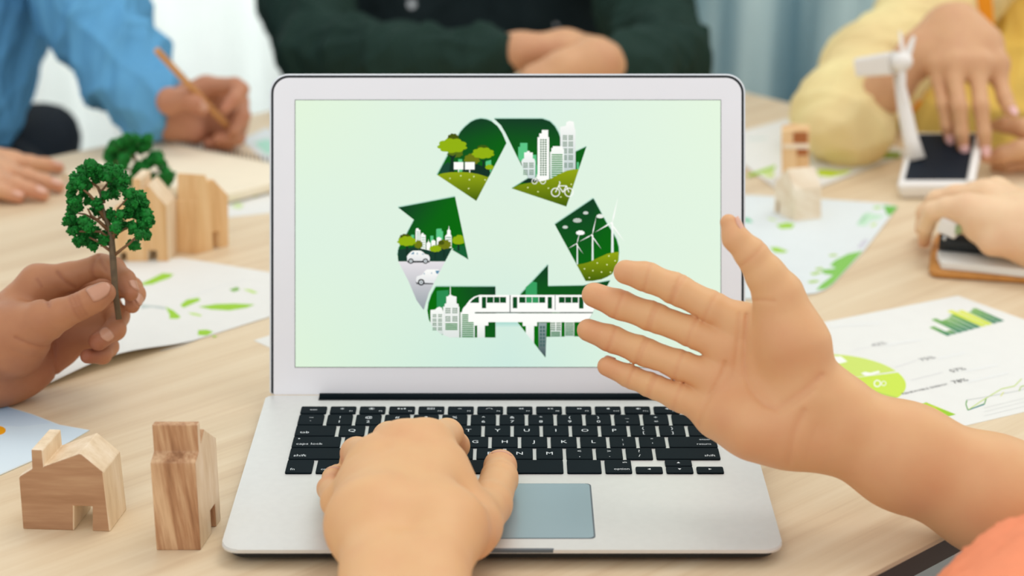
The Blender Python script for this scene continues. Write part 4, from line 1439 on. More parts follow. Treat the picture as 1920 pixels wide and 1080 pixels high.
HD = 1.283
tree = thing('model_tree', 'small green model tree held upright between finger and thumb', 'model tree', P(222, 598, HD))
org, sc = (100, 230), 3.724
tube('trunk', [P(223, 599, HD), P(216, 545, HD), P(213, 500, HD), P(211, 470, HD), P(209, 448, HD), P(205, 425, HD), P(196, 405, HD), P(190, 380, HD), P(188, 355, HD)],
     [q_ * HD / S for q_ in (5.4, 6.0, 6.4, 6.4, 6.0, 5.4, 4.6, 3.4, 2)], M['bark_dark'], tree, 9)
branches(tree, [([(428, 925), (470, 890), (530, 845), (600, 775)], 3.4, 1.8), ([(415, 830), (430, 700), (450, 600), (515, 530)], 3.4, 1.4),
                ([(405, 900), (350, 860), (300, 825), (250, 800)], 3.2, 1.6), ([(385, 750), (320, 690), (265, 650), (240, 600)], 4.0, 1.6),
                ([(360, 680), (300, 560), (250, 500), (210, 470)], 4.0, 1.8), ([(410, 790), (470, 760), (540, 720), (600, 690)], 2.6, 1.4),
                ([(355, 560), (345, 470), (380, 420), (430, 380)], 3.0, 1.4), ([(350, 540), (310, 450), (270, 420), (230, 400)], 3.4, 1.6),
                ([(360, 640), (300, 680), (220, 640), (160, 630)], 3.0, 1.4), ([(400, 820), (330, 760), (250, 760), (180, 760)], 3.0, 1.4)], org, sc, HD, M['bark'], 4)
cl = [(255, 300), (205, 340), (320, 325), (385, 330), (450, 345), (155, 390), (215, 400), (300, 400), (390, 385), (480, 385), (130, 450), (190, 450), (420, 440), (490, 460), (540, 495),
      (125, 510), (170, 540), (245, 540), (300, 560), (310, 610), (365, 510), (430, 500), (605, 520), (560, 560), (530, 600), (630, 570), (120, 600), (175, 590), (130, 680), (205, 680),
      (470, 640), (400, 645), (520, 640), (595, 650), (650, 640), (665, 685), (620, 715), (490, 715), (555, 735), (440, 735), (600, 780), (640, 785), (250, 725), (160, 760), (130, 745),
      (225, 790), (280, 770), (180, 830), (240, 835), (275, 860), (360, 790), (405, 770), (350, 815), (560, 855), (590, 610), (100, 690), (340, 360), (150, 430), (240, 440), (270, 350), (440, 420), (140, 560), (210, 500), (220, 690), (170, 720), (520, 560), (600, 720), (120, 640), (250, 820), (450, 690)]
foliage('foliage', cl, org, sc, HD, 11.5, 5, tree, M['leaf'], 0.011, 44, 0.5)

TD = 1.66
tree2 = thing('model_tree', 'small green model tree behind the back wooden houses, left of notebook', 'model tree', T(274, 462))
tube('trunk', [T(274, 462), P(273, 400, TD), P(268, 350, TD), P(258, 315, TD), P(250, 285, TD)], [q_ * TD / S for q_ in (5, 5, 4.5, 3.5, 2)], M['bark'], tree2, 8)
branches(tree2, [([(640, 420), (680, 360), (740, 330)], 3, 1.5), ([(640, 430), (720, 400), (790, 400)], 3, 1.5), ([(620, 330), (560, 250), (500, 200)], 3, 1.5), ([(620, 340), (500, 330), (430, 270)], 3, 1.4)], org, sc, TD, M['bark'], 2)
cl2 = [(520, 112), (465, 140), (590, 118), (640, 155), (410, 190), (390, 240), (470, 195), (545, 175), (610, 185), (440, 245), (480, 300), (400, 290), (715, 232), (735, 270), (668, 278), (780, 335),
       (800, 375), (785, 430), (740, 385), (680, 385), (600, 315), (560, 385), (640, 345), (530, 410), (500, 250), (560, 120), (660, 120), (430, 165)]
foliage('foliage', cl2, org, sc, TD, 14.0, 9, tree2, M['leaf'], 0.012, 18)

# ------------------------------------------------------------------ toy wind turbine with solar base
tb = thing('wind_turbine_toy', 'white toy wind turbine on a white base with dark solar panel', 'toy', T(1755, 345))
FL, FR = T(1690, 376), T(1815, 376)
dpt = np.array([0.030, 0.098, 0])
hf = V(1690, 347, FL, FR)[2] - TZ
BL = FL + dpt
hbk = V(1712, 246, BL, BL + (FR - FL))[2] - TZ
Z = lambda h: np.array([0, 0, h])
FL2, FR2 = FL + np.array([-0.006, 0.0, 0]), FR + np.array([0.006, 0, 0])
bm = bmesh.new()
lo_ = [FL + np.array([0, 0.004, 0]), FR + np.array([0, 0.004, 0]), FR + dpt, FL + dpt]
hi_ = [FL2 + Z(hf), FR2 + Z(hf), FR2 + dpt + Z(hbk), FL2 + dpt + Z(hbk)]
a = [bm.verts.new(p) for p in lo_]; b = [bm.verts.new(p) for p in hi_]
bm.faces.new(a[::-1]); bm.faces.new(b)
for i in range(4): bm.faces.new((a[i], a[(i + 1) % 4], b[(i + 1) % 4], b[i]))
bmesh.ops.recalc_face_normals(bm, faces=bm.faces)
bevel_bm(bm, 0.004, 3)
bm_obj('base', bm, M['white_plastic'], tb, True)
pn = np.cross(hi_[1] - hi_[0], hi_[3] - hi_[0]); pn /= np.linalg.norm(pn)
mixp = lambda u, v: (hi_[0] * (1 - u) + hi_[1] * u) * (1 - v) + (hi_[3] * (1 - u) + hi_[2] * u) * v
prism('solar_panel', [mixp(u, v) + pn * 0.0012 for u, v in ((0.09, 0.09), (0.87, 0.09), (0.87, 0.93), (0.09, 0.93))], -pn * 0.002, M['solar'], tb, 0.0004)
prism('raised_rim', [mixp(u, v) + pn * 0.005 for u, v in ((0.88, 0.0), (0.98, 0.0), (0.98, 1.0), (0.88, 1.0))], -pn * 0.006, M['white_plastic'], tb, 0.0015)
pd = D(1712, 300)
pb = mixp(0.14, 0.55)
pbd = float((pb - CAM) @ FV)
topd = pbd - 0.005
pole = [P(1719, 300, pbd - 0.006), P(1708, 262, pbd - 0.004), P(1697, 210, topd), P(1684, 140, topd)]
tube('mast', pole, [q_ * topd / S for q_ in (17, 15, 13.5, 9)], M['white_plastic'], tb, 16)
NA, NB_ = P(1611, 126, topd + 0.02), P(1676, 118, topd - 0.01)
bm = bmesh.new()
axn = NB_ - NA; ln = np.linalg.norm(axn); axn /= ln
up_ = np.array([0, 0, 1.0]); up_ -= axn * (up_ @ axn); up_ /= np.linalg.norm(up_)
sd = np.cross(axn, up_)
hh_ = 21 * topd / S
for (s0, k0) in ((0, 0.85), (ln, 1.0)):
    for (a_, b_) in rrect(-hh_ * k0, -hh_ * k0, hh_ * k0, hh_ * k0, hh_ * 0.35, 3):
        bm.verts.new(NA + axn * s0 + sd * a_ * 0.8 + up_ * b_)
bm.verts.ensure_lookup_table()
nn_ = len(bm.verts) // 2
bm.faces.new(bm.verts[:nn_]); bm.faces.new(bm.verts[nn_:])
for i in range(nn_): bm.faces.new((bm.verts[i], bm.verts[(i + 1) % nn_], bm.verts[nn_ + (i + 1) % nn_], bm.verts[nn_ + i]))
bm_obj('nacelle', bm, M['white_plastic'], tb, False)
hc = NB_ + axn * 0.004
tube('hub', [hc - axn * 0.002, hc + axn * 0.008, hc + axn * 0.013, hc + axn * 0.016], [q_ * topd / S for q_ in (19, 18, 12, 4)], M['white_plastic'], tb, 14)
hub_c = hc + axn * 0.006
for (tx, ty, td) in ((1716, 66, topd - 0.01), (1690, 196, topd - 0.012), (1652, 62, topd + 0.03)):
    tip = P(tx, ty, td); ar = tip - hub_c
    ar -= axn * (ar @ axn) * 0.5
    L_ = np.linalg.norm(ar); ar /= L_
    wd = np.cross(ar, axn)
    ring_ = []
    pts = [(0.004, 0.0035), (L_ * 0.3, 0.0065), (L_ * 0.7, 0.0045), (L_ * 0.97, 0.0022)]
    outl = [hub_c + ar * s + wd * w for s, w in pts] + [hub_c + ar * s - wd * w * 0.5 for s, w in reversed(pts)]
    prism('blade', outl, axn * 0.0016, M['white_plastic'], tb, 0.0004)

# ------------------------------------------------------------------ clipboard, papers and a small white block
cb = thing('clipboard', 'brown clipboard with white papers and black clip at right edge', 'clipboard', T(1880, 490))
bd = [T(x, y, TZ + 0.006) for x, y in ((1752, 509), (1746, 506), (1742, 500), (1746, 466), (1752, 446), (1766, 428), (2060, 440), (2090, 532), (1900, 519))]
prism('board', bd, (0, 0, -0.005), M['brown_board'], cb, 0.001)
ps = thing('paper_stack', 'white paper stack clipped on the brown clipboard', 'paper', T(1880, 488, TZ + 0.006))
prism('sheets', [T(x, y, TZ + 0.0125) for x, y in ((1766, 491), (1757, 472), (1768, 452), (2040, 460), (2080, 518), (1915, 506), (1830, 497))], (0, 0, -0.0062), M['paper'], ps, 0.0006)
ca, cb_ = T(1762, 452, TZ + 0.020), T(1868, 462, TZ + 0.020)
tube('clip', [ca, ca * 0.5 + cb_ * 0.5, cb_], [0.0075, 0.0075, 0.0075], M['black'], cb, 10)
tube('clip_rivet', [P(1771, 447, D(1771, 447, TZ + 0.028)), P(1771, 447, D(1771, 447, TZ + 0.030))], 0.0018, M['metal'], cb, 8)
wb = thing('white_block', 'small white rounded block with green corner under the arched hand', 'block', T(1782, 440, TZ + 0.0265))
c0 = P(1782, 424, D(1782, 424, TZ + 0.037))
bm = bmesh.new()
bmesh.ops.create_cube(bm, size=1.0)
bmesh.ops.scale(bm, vec=(0.017, 0.016, 0.014), verts=bm.verts)
bmesh.ops.rotate(bm, cent=(0, 0, 0), matrix=Matrix.Rotation(-0.5, 3, 'Z') @ Matrix.Rotation(0.25, 3, 'Y'), verts=bm.verts)
bmesh.ops.translate(bm, vec=[float(v) for v in c0], verts=bm.verts)
bevel_bm(bm, 0.0025, 3)
bm_obj('body', bm, M['white_plastic'], wb, False)
g0 = P(1797, 431, D(1797, 431, TZ + 0.037) - 0.004)
prism('green_corner', [g0 + np.array(v) for v in ((-0.002, 0, -0.004), (0.003, 0, -0.003), (0.003, 0, 0.004), (-0.002, 0, 0.003))], (0, 0.003, 0), plain('green_print', srgb(150, 170, 120), 0.5), wb)

# ------------------------------------------------------------------ chair behind the person in blue
ch = thing('office_chair', 'dark navy padded chair under the person in blue', 'chair', (-0.60, 2.25, 0))
NV = M['navy']
def cush(name, c, s, bev):
    bm = bmesh.new(); bmesh.ops.create_cube(bm, size=1.0)
    bmesh.ops.scale(bm, vec=s, verts=bm.verts); bmesh.ops.translate(bm, vec=c, verts=bm.verts)
    bevel_bm(bm, bev, 4)
    return bm_obj(name, bm, NV, ch, True)
cush('seat', (-0.60, 2.25, 0.53), (0.50, 0.48, 0.08), 0.03)
cush('backrest', (-0.86, 2.40, 0.82), (0.07, 0.40, 0.55), 0.03)
ac = P(70, 262, 2.12)
cush('armrest', (ac[0] - 0.062, ac[1] + 0.02, ac[2] - 0.03), (0.17, 0.26, 0.085), 0.04)
cush('armrest', (-0.90, 2.2, 0.66), (0.07, 0.28, 0.06), 0.025)
tube('armrest_post', [(ac[0] - 0.062, ac[1] + 0.03, 0.48), (ac[0] - 0.062, ac[1] + 0.03, ac[2] - 0.06)], 0.02, M['black'], ch)
tube('armrest_post', [(-0.90, 2.2, 0.48), (-0.90, 2.2, 0.64)], 0.02, M['black'], ch)
tube('column', [(-0.60, 2.25, 0.06), (-0.60, 2.25, 0.44)], 0.03, M['black'], ch)
for k in range(5):
    a = 2 * math.pi * k / 5
    tube('leg', [(-0.60, 2.25, 0.09), (-0.60 + 0.28 * math.cos(a), 2.25 + 0.28 * math.sin(a), 0.03)], [0.025, 0.018], M['black'], ch)

# ------------------------------------------------------------------ people
CAMSIDE = (0, 0, -1)                             # towards the viewer, in the viewing frame


def nail(parent, p, q, out, L_, ang, mat, lift=1.0, r=None):
    """curved nail plate: p = pad centre (px,py,d,r), q = fingertip (px,py,d,r), out = facing direction in the viewing frame"""
    (a, ra), (b, rb) = limb(p), limb(q)
    t = (b - a) / np.linalg.norm(b - a)
    n = np.asarray(out, float); n = n - t * (n @ t); n /= np.linalg.norm(n)
    w = np.cross(t, n)
    rr = (ra if r is None else r) * 1.0
    vs_, fs = [], []
    NU, NV_ = 8, 8
    for layer in (0.0011, -0.0012):
        for i in range(NU + 1):
            u = i / NU
            half = ang * min(1.0, (1 - max(0, (u - 0.55) / 0.45) ** 2.2 * 0.75)) * min(1.0, 0.8 + u)
            for j in range(NV_ + 1):
                a_ = half * (2 * j / NV_ - 1)
                taper = 1 - 0.17 * u
                vs_.append(a + t * (u - 0.35) * L_ + (n * math.cos(a_) + w * math.sin(a_)) * (rr * taper * lift + layer))
    m_ = (NU + 1) * (NV_ + 1)
    for i in range(NU):
        for j in range(NV_):
            b_ = i * (NV_ + 1) + j
            fs.append((b_, b_ + NV_ + 1, b_ + NV_ + 2, b_ + 1))
            fs.append((m_ + b_, m_ + b_ + 1, m_ + b_ + NV_ + 2, m_ + b_ + NV_ + 1))
    edge = [j for j in range(NV_)] + [i * (NV_ + 1) + NV_ for i in range(NU)] + [NU * (NV_ + 1) + NV_ - j for j in range(NV_)] + [(NU - i) * (NV_ + 1) for i in range(NU)]
    for k_ in range(len(edge)):
        x, y = edge[k_], edge[(k_ + 1) % len(edge)]
        fs.append((x, y, m_ + y, m_ + x))
    return mesh('fingernail', [c2w(v) for v in vs_], fs, mat, parent, True)


def cr(ch, i, depth=0.0007, w=0.0009, side=CAMSIDE):
    j = i + 1 if i + 1 < len(ch) else i - 1
    return (ch[i], ch[j], depth, w, side)


# ---- the person at the laptop: open right hand, typing left hand, coral sleeve
near = thing('person', 'person at the laptop, open right hand and typing left hand, coral sleeve', 'person', (0.12, 0.86, 0.75))
ri = [(1392, 606, 1.126, 34), (1334, 576, 1.130, 29), (1268, 542, 1.135, 28.5), (1212, 519, 1.138, 26.5), (1173, 510, 1.138, 23)]
rm = [(1372, 655, 1.128, 34), (1300, 623, 1.134, 28), (1224, 594, 1.141, 27), (1161, 571, 1.145, 26.5), (1114, 553, 1.146, 23.5)]
rr_ = [(1350, 712, 1.130, 33), (1276, 685, 1.136, 27), (1204, 658, 1.142, 26), (1146, 635, 1.146, 24), (1103, 619, 1.146, 21.5)]
rl = [(1340, 772, 1.132, 32), (1273, 744, 1.137, 26), (1222, 723, 1.141, 22), (1182, 706, 1.144, 20.5), (1138, 687, 1.145, 18.5)]
rt = [(1490, 650, 1.110, 56), (1460, 552, 1.104, 44), (1436, 516, 1.101, 36.5), (1409, 477, 1.099, 29.5), (1379, 446, 1.098, 23.5), (1366, 417, 1.098, 16)]
palm = [[(1392, 606, 1.130, 37), (1515, 745, 1.124, 54)], [(1372, 655, 1.131, 36), (1505, 768, 1.124, 54)], [(1350, 712, 1.133, 35), (1495, 800, 1.124, 52)],
        [(1345, 772, 1.134, 38), (1480, 808, 1.122, 50)],
        [(1350, 782, 1.130, 34), (1412, 796, 1.117, 52), (1468, 808, 1.116, 50)],                      # little-finger pad
        [(1458, 560, 1.108, 44), (1490, 650, 1.108, 58), (1512, 735, 1.110, 52)],                      # thumb pad
        [(1512, 735, 1.122, 56), (1562, 765, 1.122, 56), (1707, 836, 1.122, 70), (1870, 908, 1.124, 82), (2080, 985, 1.12, 95)],
        [(1480, 808, 1.122, 52), (1530, 810, 1.122, 54), (1680, 878, 1.122, 66), (1842, 950, 1.124, 78), (2060, 1020, 1.12, 95)]]
cre = []
for f_ in (ri, rm, rr_, rl):
    cre += [cr(f_, 1, 0.0006, 0.0010), cr(f_, 2, 0.0009, 0.0011), cr(f_, 3, 0.0007, 0.0009)]
    (x_, y_, d_, r_), (x2, y2, d2, r2) = f_[2], f_[1]
    k_ = 0.10
    cre.append(((x_ + (x2 - x_) * k_, y_ + (y2 - y_) * k_, d_, r_), f_[1], 0.0005, 0.0008, CAMSIDE))
cre += [cr(rt, 3, 0.0006, 0.0010)]
lin = [([(1306, 806), (1318, 764), (1340, 728), (1357, 696), (1360, 678)], 0.0010, 0.0014, 1.128),
       ([(1386, 588), (1384, 640), (1378, 698)], 0.0007, 0.0014, 1.128),
       ([(1400, 590), (1396, 655), (1397, 700), (1408, 735), (1429, 757), (1448, 766)], 0.0010, 0.0018, 1.128),
       ([(1412, 564), (1430, 562), (1452, 565)], 0.0007, 0.0012, 1.128),
       ([(1455, 768), (1490, 745), (1520, 722), (1541, 703)], 0.0009, 0.0024, 1.128), ([(1462, 775), (1500, 752), (1530, 728)], 0.0006, 0.0012, 1.128),
       ([(1480, 868), (1485, 830), (1494, 798), (1508, 770)], 0.0008, 0.0026, 1.128),
       ([(1514, 868), (1519, 835), (1532, 800)], 0.0003, 0.0028, 1.128)]
dnt = [((1395, 700, 1.100), 0.020, 0.0035), ((1498, 695, 1.086), 0.018, 0.0055), ((1452, 655, 1.085), 0.020, -0.0028), ((1420, 800, 1.095), 0.022, -0.0022), ((1356, 640, 1.112), 0.010, -0.0012), ((1333, 690, 1.115), 0.010, -0.0012), ((1545, 800, 1.100), 0.010, 0.0012), ((1600, 800, 1.100), 0.012, -0.0010)]
red = [(f_[-1], 0.013, 0.55) for f_ in (ri, rm, rr_, rl)] + [(rt[-1], 0.012, 0.4), ((1400, 812, 1.105), 0.026, 0.45), ((1470, 640, 1.09), 0.022, 0.30), ((1340, 745, 1.12), 0.02, 0.25), ((1350, 660, 1.12), 0.02, 0.25), ((1600, 880, 1.10), 0.04, 0.2), ((1780, 980, 1.10), 0.05, 0.25)]
M1 = sculpt('right_arm', palm, [ri, rm, rr_, rl, rt], 0.0008, M['skin_near'], near, kc=0.016, kf=0.0055, kff=0.0004, creases=cre, lines=lin, reds=red, dents=dnt)
nail(near, (1376, 438, 1.098, 21.5), rt[5], (0.8, 0.25, -0.25), 0.0125, 0.75, M['nail'])
nail(near, rl[4], (1115, 676, 1.147, 14), (-0.5, 0.6, 0.55), 0.007, 0.7, M['nail'])


def dk(px, py, z):
    return D(px, py, z)


li = [(806, 836, 1.115, 44), (838, 815, 1.160, 29), (854, 836, 1.185, 25), (853, 852, dk(853, 852, 0.769), 19)]
lm = [(750, 838, 1.112, 44), (730, 823, 1.160, 31), (724, 840, 1.185, 26), (726, 856, dk(726, 856, 0.769), 20)]
lr = [(702, 866, 1.105, 42), (669, 850, 1.150, 29), (664, 866, dk(664, 866, 0.774), 25), (668, 878, dk(668, 878, 0.769), 20)]
ll = [(676, 915, 1.090, 40), (634, 940, 1.100, 31), (617, 916, 1.140, 21), (626, 896, dk(628, 898, 0.772), 20), (631, 886, dk(631, 886, 0.769), 16)]
lt = [(880, 1000, 1.065, 52), (918, 946, 1.115, 41), (936, 898, 1.155, 34), (938, 874, 1.175, 29), (940, 864, dk(940, 864, 0.771), 22)]
back = [[(800, 834, 1.115, 46), (815, 990, 1.045, 70)], [(750, 840, 1.113, 45), (770, 985, 1.045, 72)], [(702, 866, 1.106, 43), (725, 985, 1.048, 74)], [(674, 903, 1.098, 40), (694, 980, 1.05, 80)],
        [(840, 880, 1.10, 40), (890, 985, 1.075, 46)],
        [(702, 985, 1.045, 80), (715, 1085, 1.0, 68), (705, 1250, 0.93, 88), (700, 1500, 0.84, 110)],
        [(845, 990, 1.045, 72), (800, 1085, 1.0, 68), (830, 1250, 0.93, 88), (850, 1500, 0.84, 110)]]
cre = [cr(lt, 2, 0.0005, 0.0009), cr(li, 1, 0.0004, 0.0010), cr(lm, 1, 0.0004, 0.001)]
red = [((785, 815, 1.1), 0.012, 0.25), ((735, 815, 1.1), 0.012, 0.25), ((870, 838, 1.17), 0.014, 0.45), ((640, 862, 1.15), 0.014, 0.4), ((620, 885, 1.14), 0.012, 0.5), ((955, 870, 1.17), 0.012, 0.45), ((895, 1020, 1.05), 0.02, 0.35), ((612, 960, 1.06), 0.02, 0.25)]
dnt = [((760, 800, 1.10), 0.008, -0.0012), ((805, 800, 1.10), 0.008, -0.0014), ((706, 835, 1.09), 0.009, -0.0012), ((778, 830, 1.085), 0.006, 0.0012), ((727, 845, 1.085), 0.006, 0.0012), ((860, 930, 1.07), 0.014, 0.0022), ((650, 905, 1.09), 0.008, 0.0018), ((765, 1010, 1.02), 0.016, 0.0014)]
sculpt('left_arm', back, [li, lm, lr, ll, lt], 0.0010, M['skin_near'], near, kc=0.014, kf=0.008, kff=0.0008, creases=cre, reds=red, dents=dnt)
nail(near, lt[3], lt[4], (0.1, 0.9, -0.45), 0.011, 0.75, M['nail'])
nail(near, ll[3], ll[4], (0.0, 0.85, -0.5), 0.009, 0.7, M['nail'])
sculpt('sleeve', [[(2130, 1040, 1.10, 130), (1980, 1200, 0.96, 200), (1870, 1430, 0.80, 285)]], [], 0.004, M['coral'], near, kc=0.03, fold=folds(0.0022, 40, 5))

# ---- the person holding the tree
holder = thing('person', 'person at left edge, brown hand holding the small green tree', 'person', P(-60, 760, 1.32))
ht = [(20, 640, 1.29, 62), (80, 603, 1.275, 36), (112, 590, 1.271, 29), (150, 574, 1.268, 25.5), (178, 560, 1.268, 24), (197, 549, 1.270, 20.5)]
hi = [(72, 533, 1.312, 36), (130, 518, 1.314, 25), (190, 498, 1.312, 21.5), (212, 503, 1.307, 20.5), (234, 526, 1.297, 19.5), (245, 550, 1.290, 15)]
hm = [(76, 560, 1.328, 36), (215, 538, 1.335, 21), (246, 540, 1.325, 20), (253, 552, 1.315, 18.5), (248, 574, 1.302, 14)]
hr = [(72, 600, 1.335, 36), (205, 575, 1.338, 22), (222, 592, 1.322, 20), (215, 618, 1.302, 19.5), (184, 640, 1.287, 18)]
hl = [(76, 645, 1.335, 34), (190, 632, 1.335, 19), (204, 650, 1.322, 17.5), (192, 666, 1.304, 15.5), (164, 668, 1.290, 14)]
hp = [[(72, 533, 1.315, 36), (-10, 640, 1.318, 62)], [(76, 565, 1.328, 36), (0, 650, 1.325, 60)], [(74, 602, 1.335, 36), (-5, 675, 1.325, 58)], [(84, 650, 1.335, 36), (0, 690, 1.322, 56)],
      [(90, 612, 1.338, 30), (195, 596, 1.338, 25)],
      [(112, 652, 1.335, 36), (40, 690, 1.322, 44), (-20, 708, 1.318, 50)],
      [(80, 603, 1.278, 38), (22, 635, 1.292, 60), (-30, 650, 1.305, 62)],
      [(-15, 645, 1.315, 66), (-200, 690, 1.32, 72), (-520, 760, 1.30, 95)], [(-15, 692, 1.320, 58), (-200, 745, 1.31, 70), (-520, 830, 1.29, 90)]]
cre = [cr(ht, 3, 0.0013, 0.0012), cr(hi, 2, 0.0010, 0.0013), cr(hr, 2, 0.0005, 0.001), cr(hl, 2, 0.0005, 0.001)]
for k_ in (-7, 7):
    cre.append(((150 + k_, 574 - k_ * 0.55, 1.268, 25.5), ht[4], 0.0010, 0.0009, CAMSIDE))
lin = [([(70, 524), (84, 546), (92, 574)], 0.0016, 0.0014, 1.30), ([(108, 510), (122, 528), (140, 538)], 0.0016, 0.0014, 1.32), ([(28, 632), (60, 646), (86, 650), (106, 638)], 0.0013, 0.0014, 1.30),
       ([(100, 642), (101, 672), (104, 704)], 0.0015, 0.0014, 1.36), ([(20, 655), (50, 668), (78, 668)], 0.0006, 0.0016, 1.30), ([(184, 478), (190, 492), (200, 508)], 0.0009, 0.0014, 1.31)]
red = [(ht[-1], 0.012, 0.5), (hi[-1], 0.014, 0.5), (hr[-1], 0.012, 0.5), (hl[-1], 0.014, 0.5), ((110, 660, 1.31), 0.03, 0.5), ((60, 690, 1.30), 0.04, 0.35), ((150, 500, 1.29), 0.02, 0.2)]
sculpt('body', hp, [ht, hi, hm, hr, hl], 0.0010, M['skin_tree'], holder, kc=0.014, kf=0.006, kff=0.0008, creases=cre, lines=lin, reds=red)
nail(holder, (184, 556.5, 1.2685, 24.2), ht[5], (0.02, 0.38, -0.9), 0.0150, 0.72, M['nail_tan'])
nail(holder, (191, 635, 1.291, 18.5), hr[4], (0.5, 0.35, -0.85), 0.010, 0.75, M['nail_tan'])
nail(holder, (250, 566, 1.306, 15.5), hm[4], (0.45, -0.2, -0.75), 0.009, 0.7, M['nail_tan'])
nail(holder, (241, 541, 1.293, 16.5), hi[5], (0.75, 0.2, -0.5), 0.010, 0.7, M['nail_tan'])

# ---- the person in blue, writing
blue = thing('person', 'person in blue shirt writing with a wooden pencil at upper left', 'person', (-0.62, 2.2, 0.55))
bi = [(386, 163, 1.895, 20), (440, 160, 1.875, 15), (452, 168, 1.87, 14.5), (440, 186, 1.86, 13.5), (422, 205, 1.852, 11)]
bt = [(320, 190, 1.86, 28), (350, 186, 1.85, 18), (368, 195, 1.848, 15), (380, 206, 1.850, 13)]
bm_ = [(396, 180, 1.92, 22), (450, 190, 1.915, 16), (455, 218, 1.90, 14.5), (438, 246, 1.888, 12)]
br = [(396, 210, 1.925, 22), (450, 232, 1.925, 16), (446, 258, 1.905, 14), (410, 262, 1.885, 13)]
bl = [(385, 240, 1.92, 22), (432, 258, 1.925, 15), (425, 270, 1.905, 13), (392, 270, 1.89, 12)]
bp = [[(306, 206, 1.895, 36), (386, 165, 1.895, 22)], [(306, 208, 1.90, 36), (396, 182, 1.92, 24)], [(308, 212, 1.905, 36), (396, 212, 1.925, 24)], [(308, 214, 1.90, 36), (385, 240, 1.92, 24)],
      [(318, 226, 1.90, 30), (365, 250, 1.90, 22)], [(304, 208, 1.90, 38), (262, 182, 1.915, 30)]]
sculpt('body', bp, [bi, bt, bm_, br, bl], 0.0018, M['skin_blue'], blue, kc=0.014, kf=0.007, kff=0.001, reds=[(bt[-1], 0.014, 0.4), (bi[-1], 0.014, 0.3), (bl[-1], 0.016, 0.5)])
nail(blue, (374, 200, 1.849, 14), bt[-1], (0.0, 0.5, -0.85), 0.011, 0.7, M['nail_tan'])
K_ = lambda x, y, h, r: (x, y, D(x, y, TZ + h), r)
ei = [K_(20, 306, .014, 20), K_(55, 306, .016, 15), K_(85, 309, .011, 13.5), K_(111, 315, .0062, 10.5)]
em = [K_(5, 322, .014, 20), K_(50, 330, .017, 15), K_(85, 341, .011, 13.5), K_(112, 351, .0062, 11)]
er = [K_(-12, 336, .013, 20), K_(28, 346, .016, 15.5), K_(58, 356, .011, 14), K_(82, 366, .0064, 11.5)]
el = [K_(-30, 348, .012, 19), K_(0, 357, .013, 14), K_(20, 364, .009, 12.5), K_(36, 371, .006, 10.5)]
ep = [[K_(-90, 298, .024, 42), K_(20, 306, .015, 24)], [K_(-90, 305, .024, 42), K_(5, 322, .015, 24)], [K_(-95, 312, .023, 42), K_(-12, 336, .014, 24)], [K_(-100, 320, .023, 42), K_(-30, 348, .014, 24)], [K_(-90, 305, .025, 46), (-260, 240, 1.86, 60)]]
sculpt('left_hand', ep, [ei, em, er, el], 0.0018, M['skin_rest'], blue, kc=0.014, kf=0.007, kff=0.001, reds=[(q_[-1], 0.014, 0.5) for q_ in (ei, em, er, el)])
for q_ in (ei, em, er, el):
    nail(blue, ((q_[2][0] + 2 * q_[3][0]) / 3, (q_[2][1] + 2 * q_[3][1]) / 3, (q_[2][2] + 2 * q_[3][2]) / 3, (q_[2][3] + 2 * q_[3][3]) / 3), q_[3], (0.1, 0.8, -0.5), 0.010, 0.7, M['nail'])
sculpt('shirt', [[(100, -160, 2.02, 95), (165, 10, 1.99, 84), (222, 120, 1.95, 66), (276, 192, 1.905, 52)],
                 [(276, 192, 1.905, 51), (283, 199, 1.90, 50)],
                 [(-90, -200, 2.10, 175), (-80, 40, 2.10, 158), (-60, 130, 2.08, 120), (-55, 205, 2.05, 95)],
                 [(100, -160, 2.02, 95), (-60, -200, 2.1, 150)],
                 [(-260, -100, 2.0, 120), (-330, 120, 1.93, 90), (-170, 268, 1.825, 58)]], [], 0.0028, M['blue'], blue, kc=0.022, fold=folds(0.0048, 25, 11))
sculpt('trousers', [[(-70, 330, 2.15, 130), (60, 420, 2.0, 110)], [(-160, 330, 2.15, 130), (-100, 440, 2.0, 110)]], [], 0.006, M['navy'], blue, kc=0.03)
pen = thing('pencil', 'light wooden pencil in the writing hand of person in blue', 'pencil', P(440, 251, 1.925))
pa, pb_ = P(294, 94, 1.795), P(436, 247, 1.902)
tube('shaft', [pa, pb_], 0.0034, M['pencil'], pen, 6, False)
tube('tip', [pb_, P(442, 253, 1.915)], [0.0034, 0.0006], M['pencil'], pen, 6, False)

# ---- the person in dark green, arms crossed
gr = thing('person', 'person in dark green shirt with crossed arms behind the laptop', 'person', (-0.03, 2.35, 0.5))
g1 = [[(900, 104, 1.99, 36), (975, 96, 1.985, 33), (1060, 98, 2.0, 40), (1120, 108, 2.03, 40)]]
g2 = [[(1185, 124, 2.0, 36), (1160, 125, 1.985, 40), (1115, 120, 1.955, 46), (1060, 132, 1.945, 36), (1000, 146, 1.945, 26)]]
gf = [[(1095, 128, 1.95, 28), (1020, 150, 1.935, 17), (985, 166, 1.93, 15), (970, 185, 1.94, 13)], [(1105, 146, 1.955, 28), (1030, 172, 1.94, 17), (995, 188, 1.935, 15), (980, 204, 1.945, 13)],
      [(1120, 160, 1.96, 26), (1050, 192, 1.945, 16), (1018, 206, 1.94, 14), (1005, 220, 1.95, 12)], [(1135, 170, 1.965, 24), (1080, 206, 1.955, 14), (1055, 218, 1.95, 12), (1045, 230, 1.955, 11)]]
sculpt('body', g1 + g2, gf, 0.0022, M['skin_yellow'], gr, kc=0.012, kf=0.008, reds=[((1150, 120, 1.93), 0.02, 0.4), ((1000, 90, 1.96), 0.03, 0.35)])
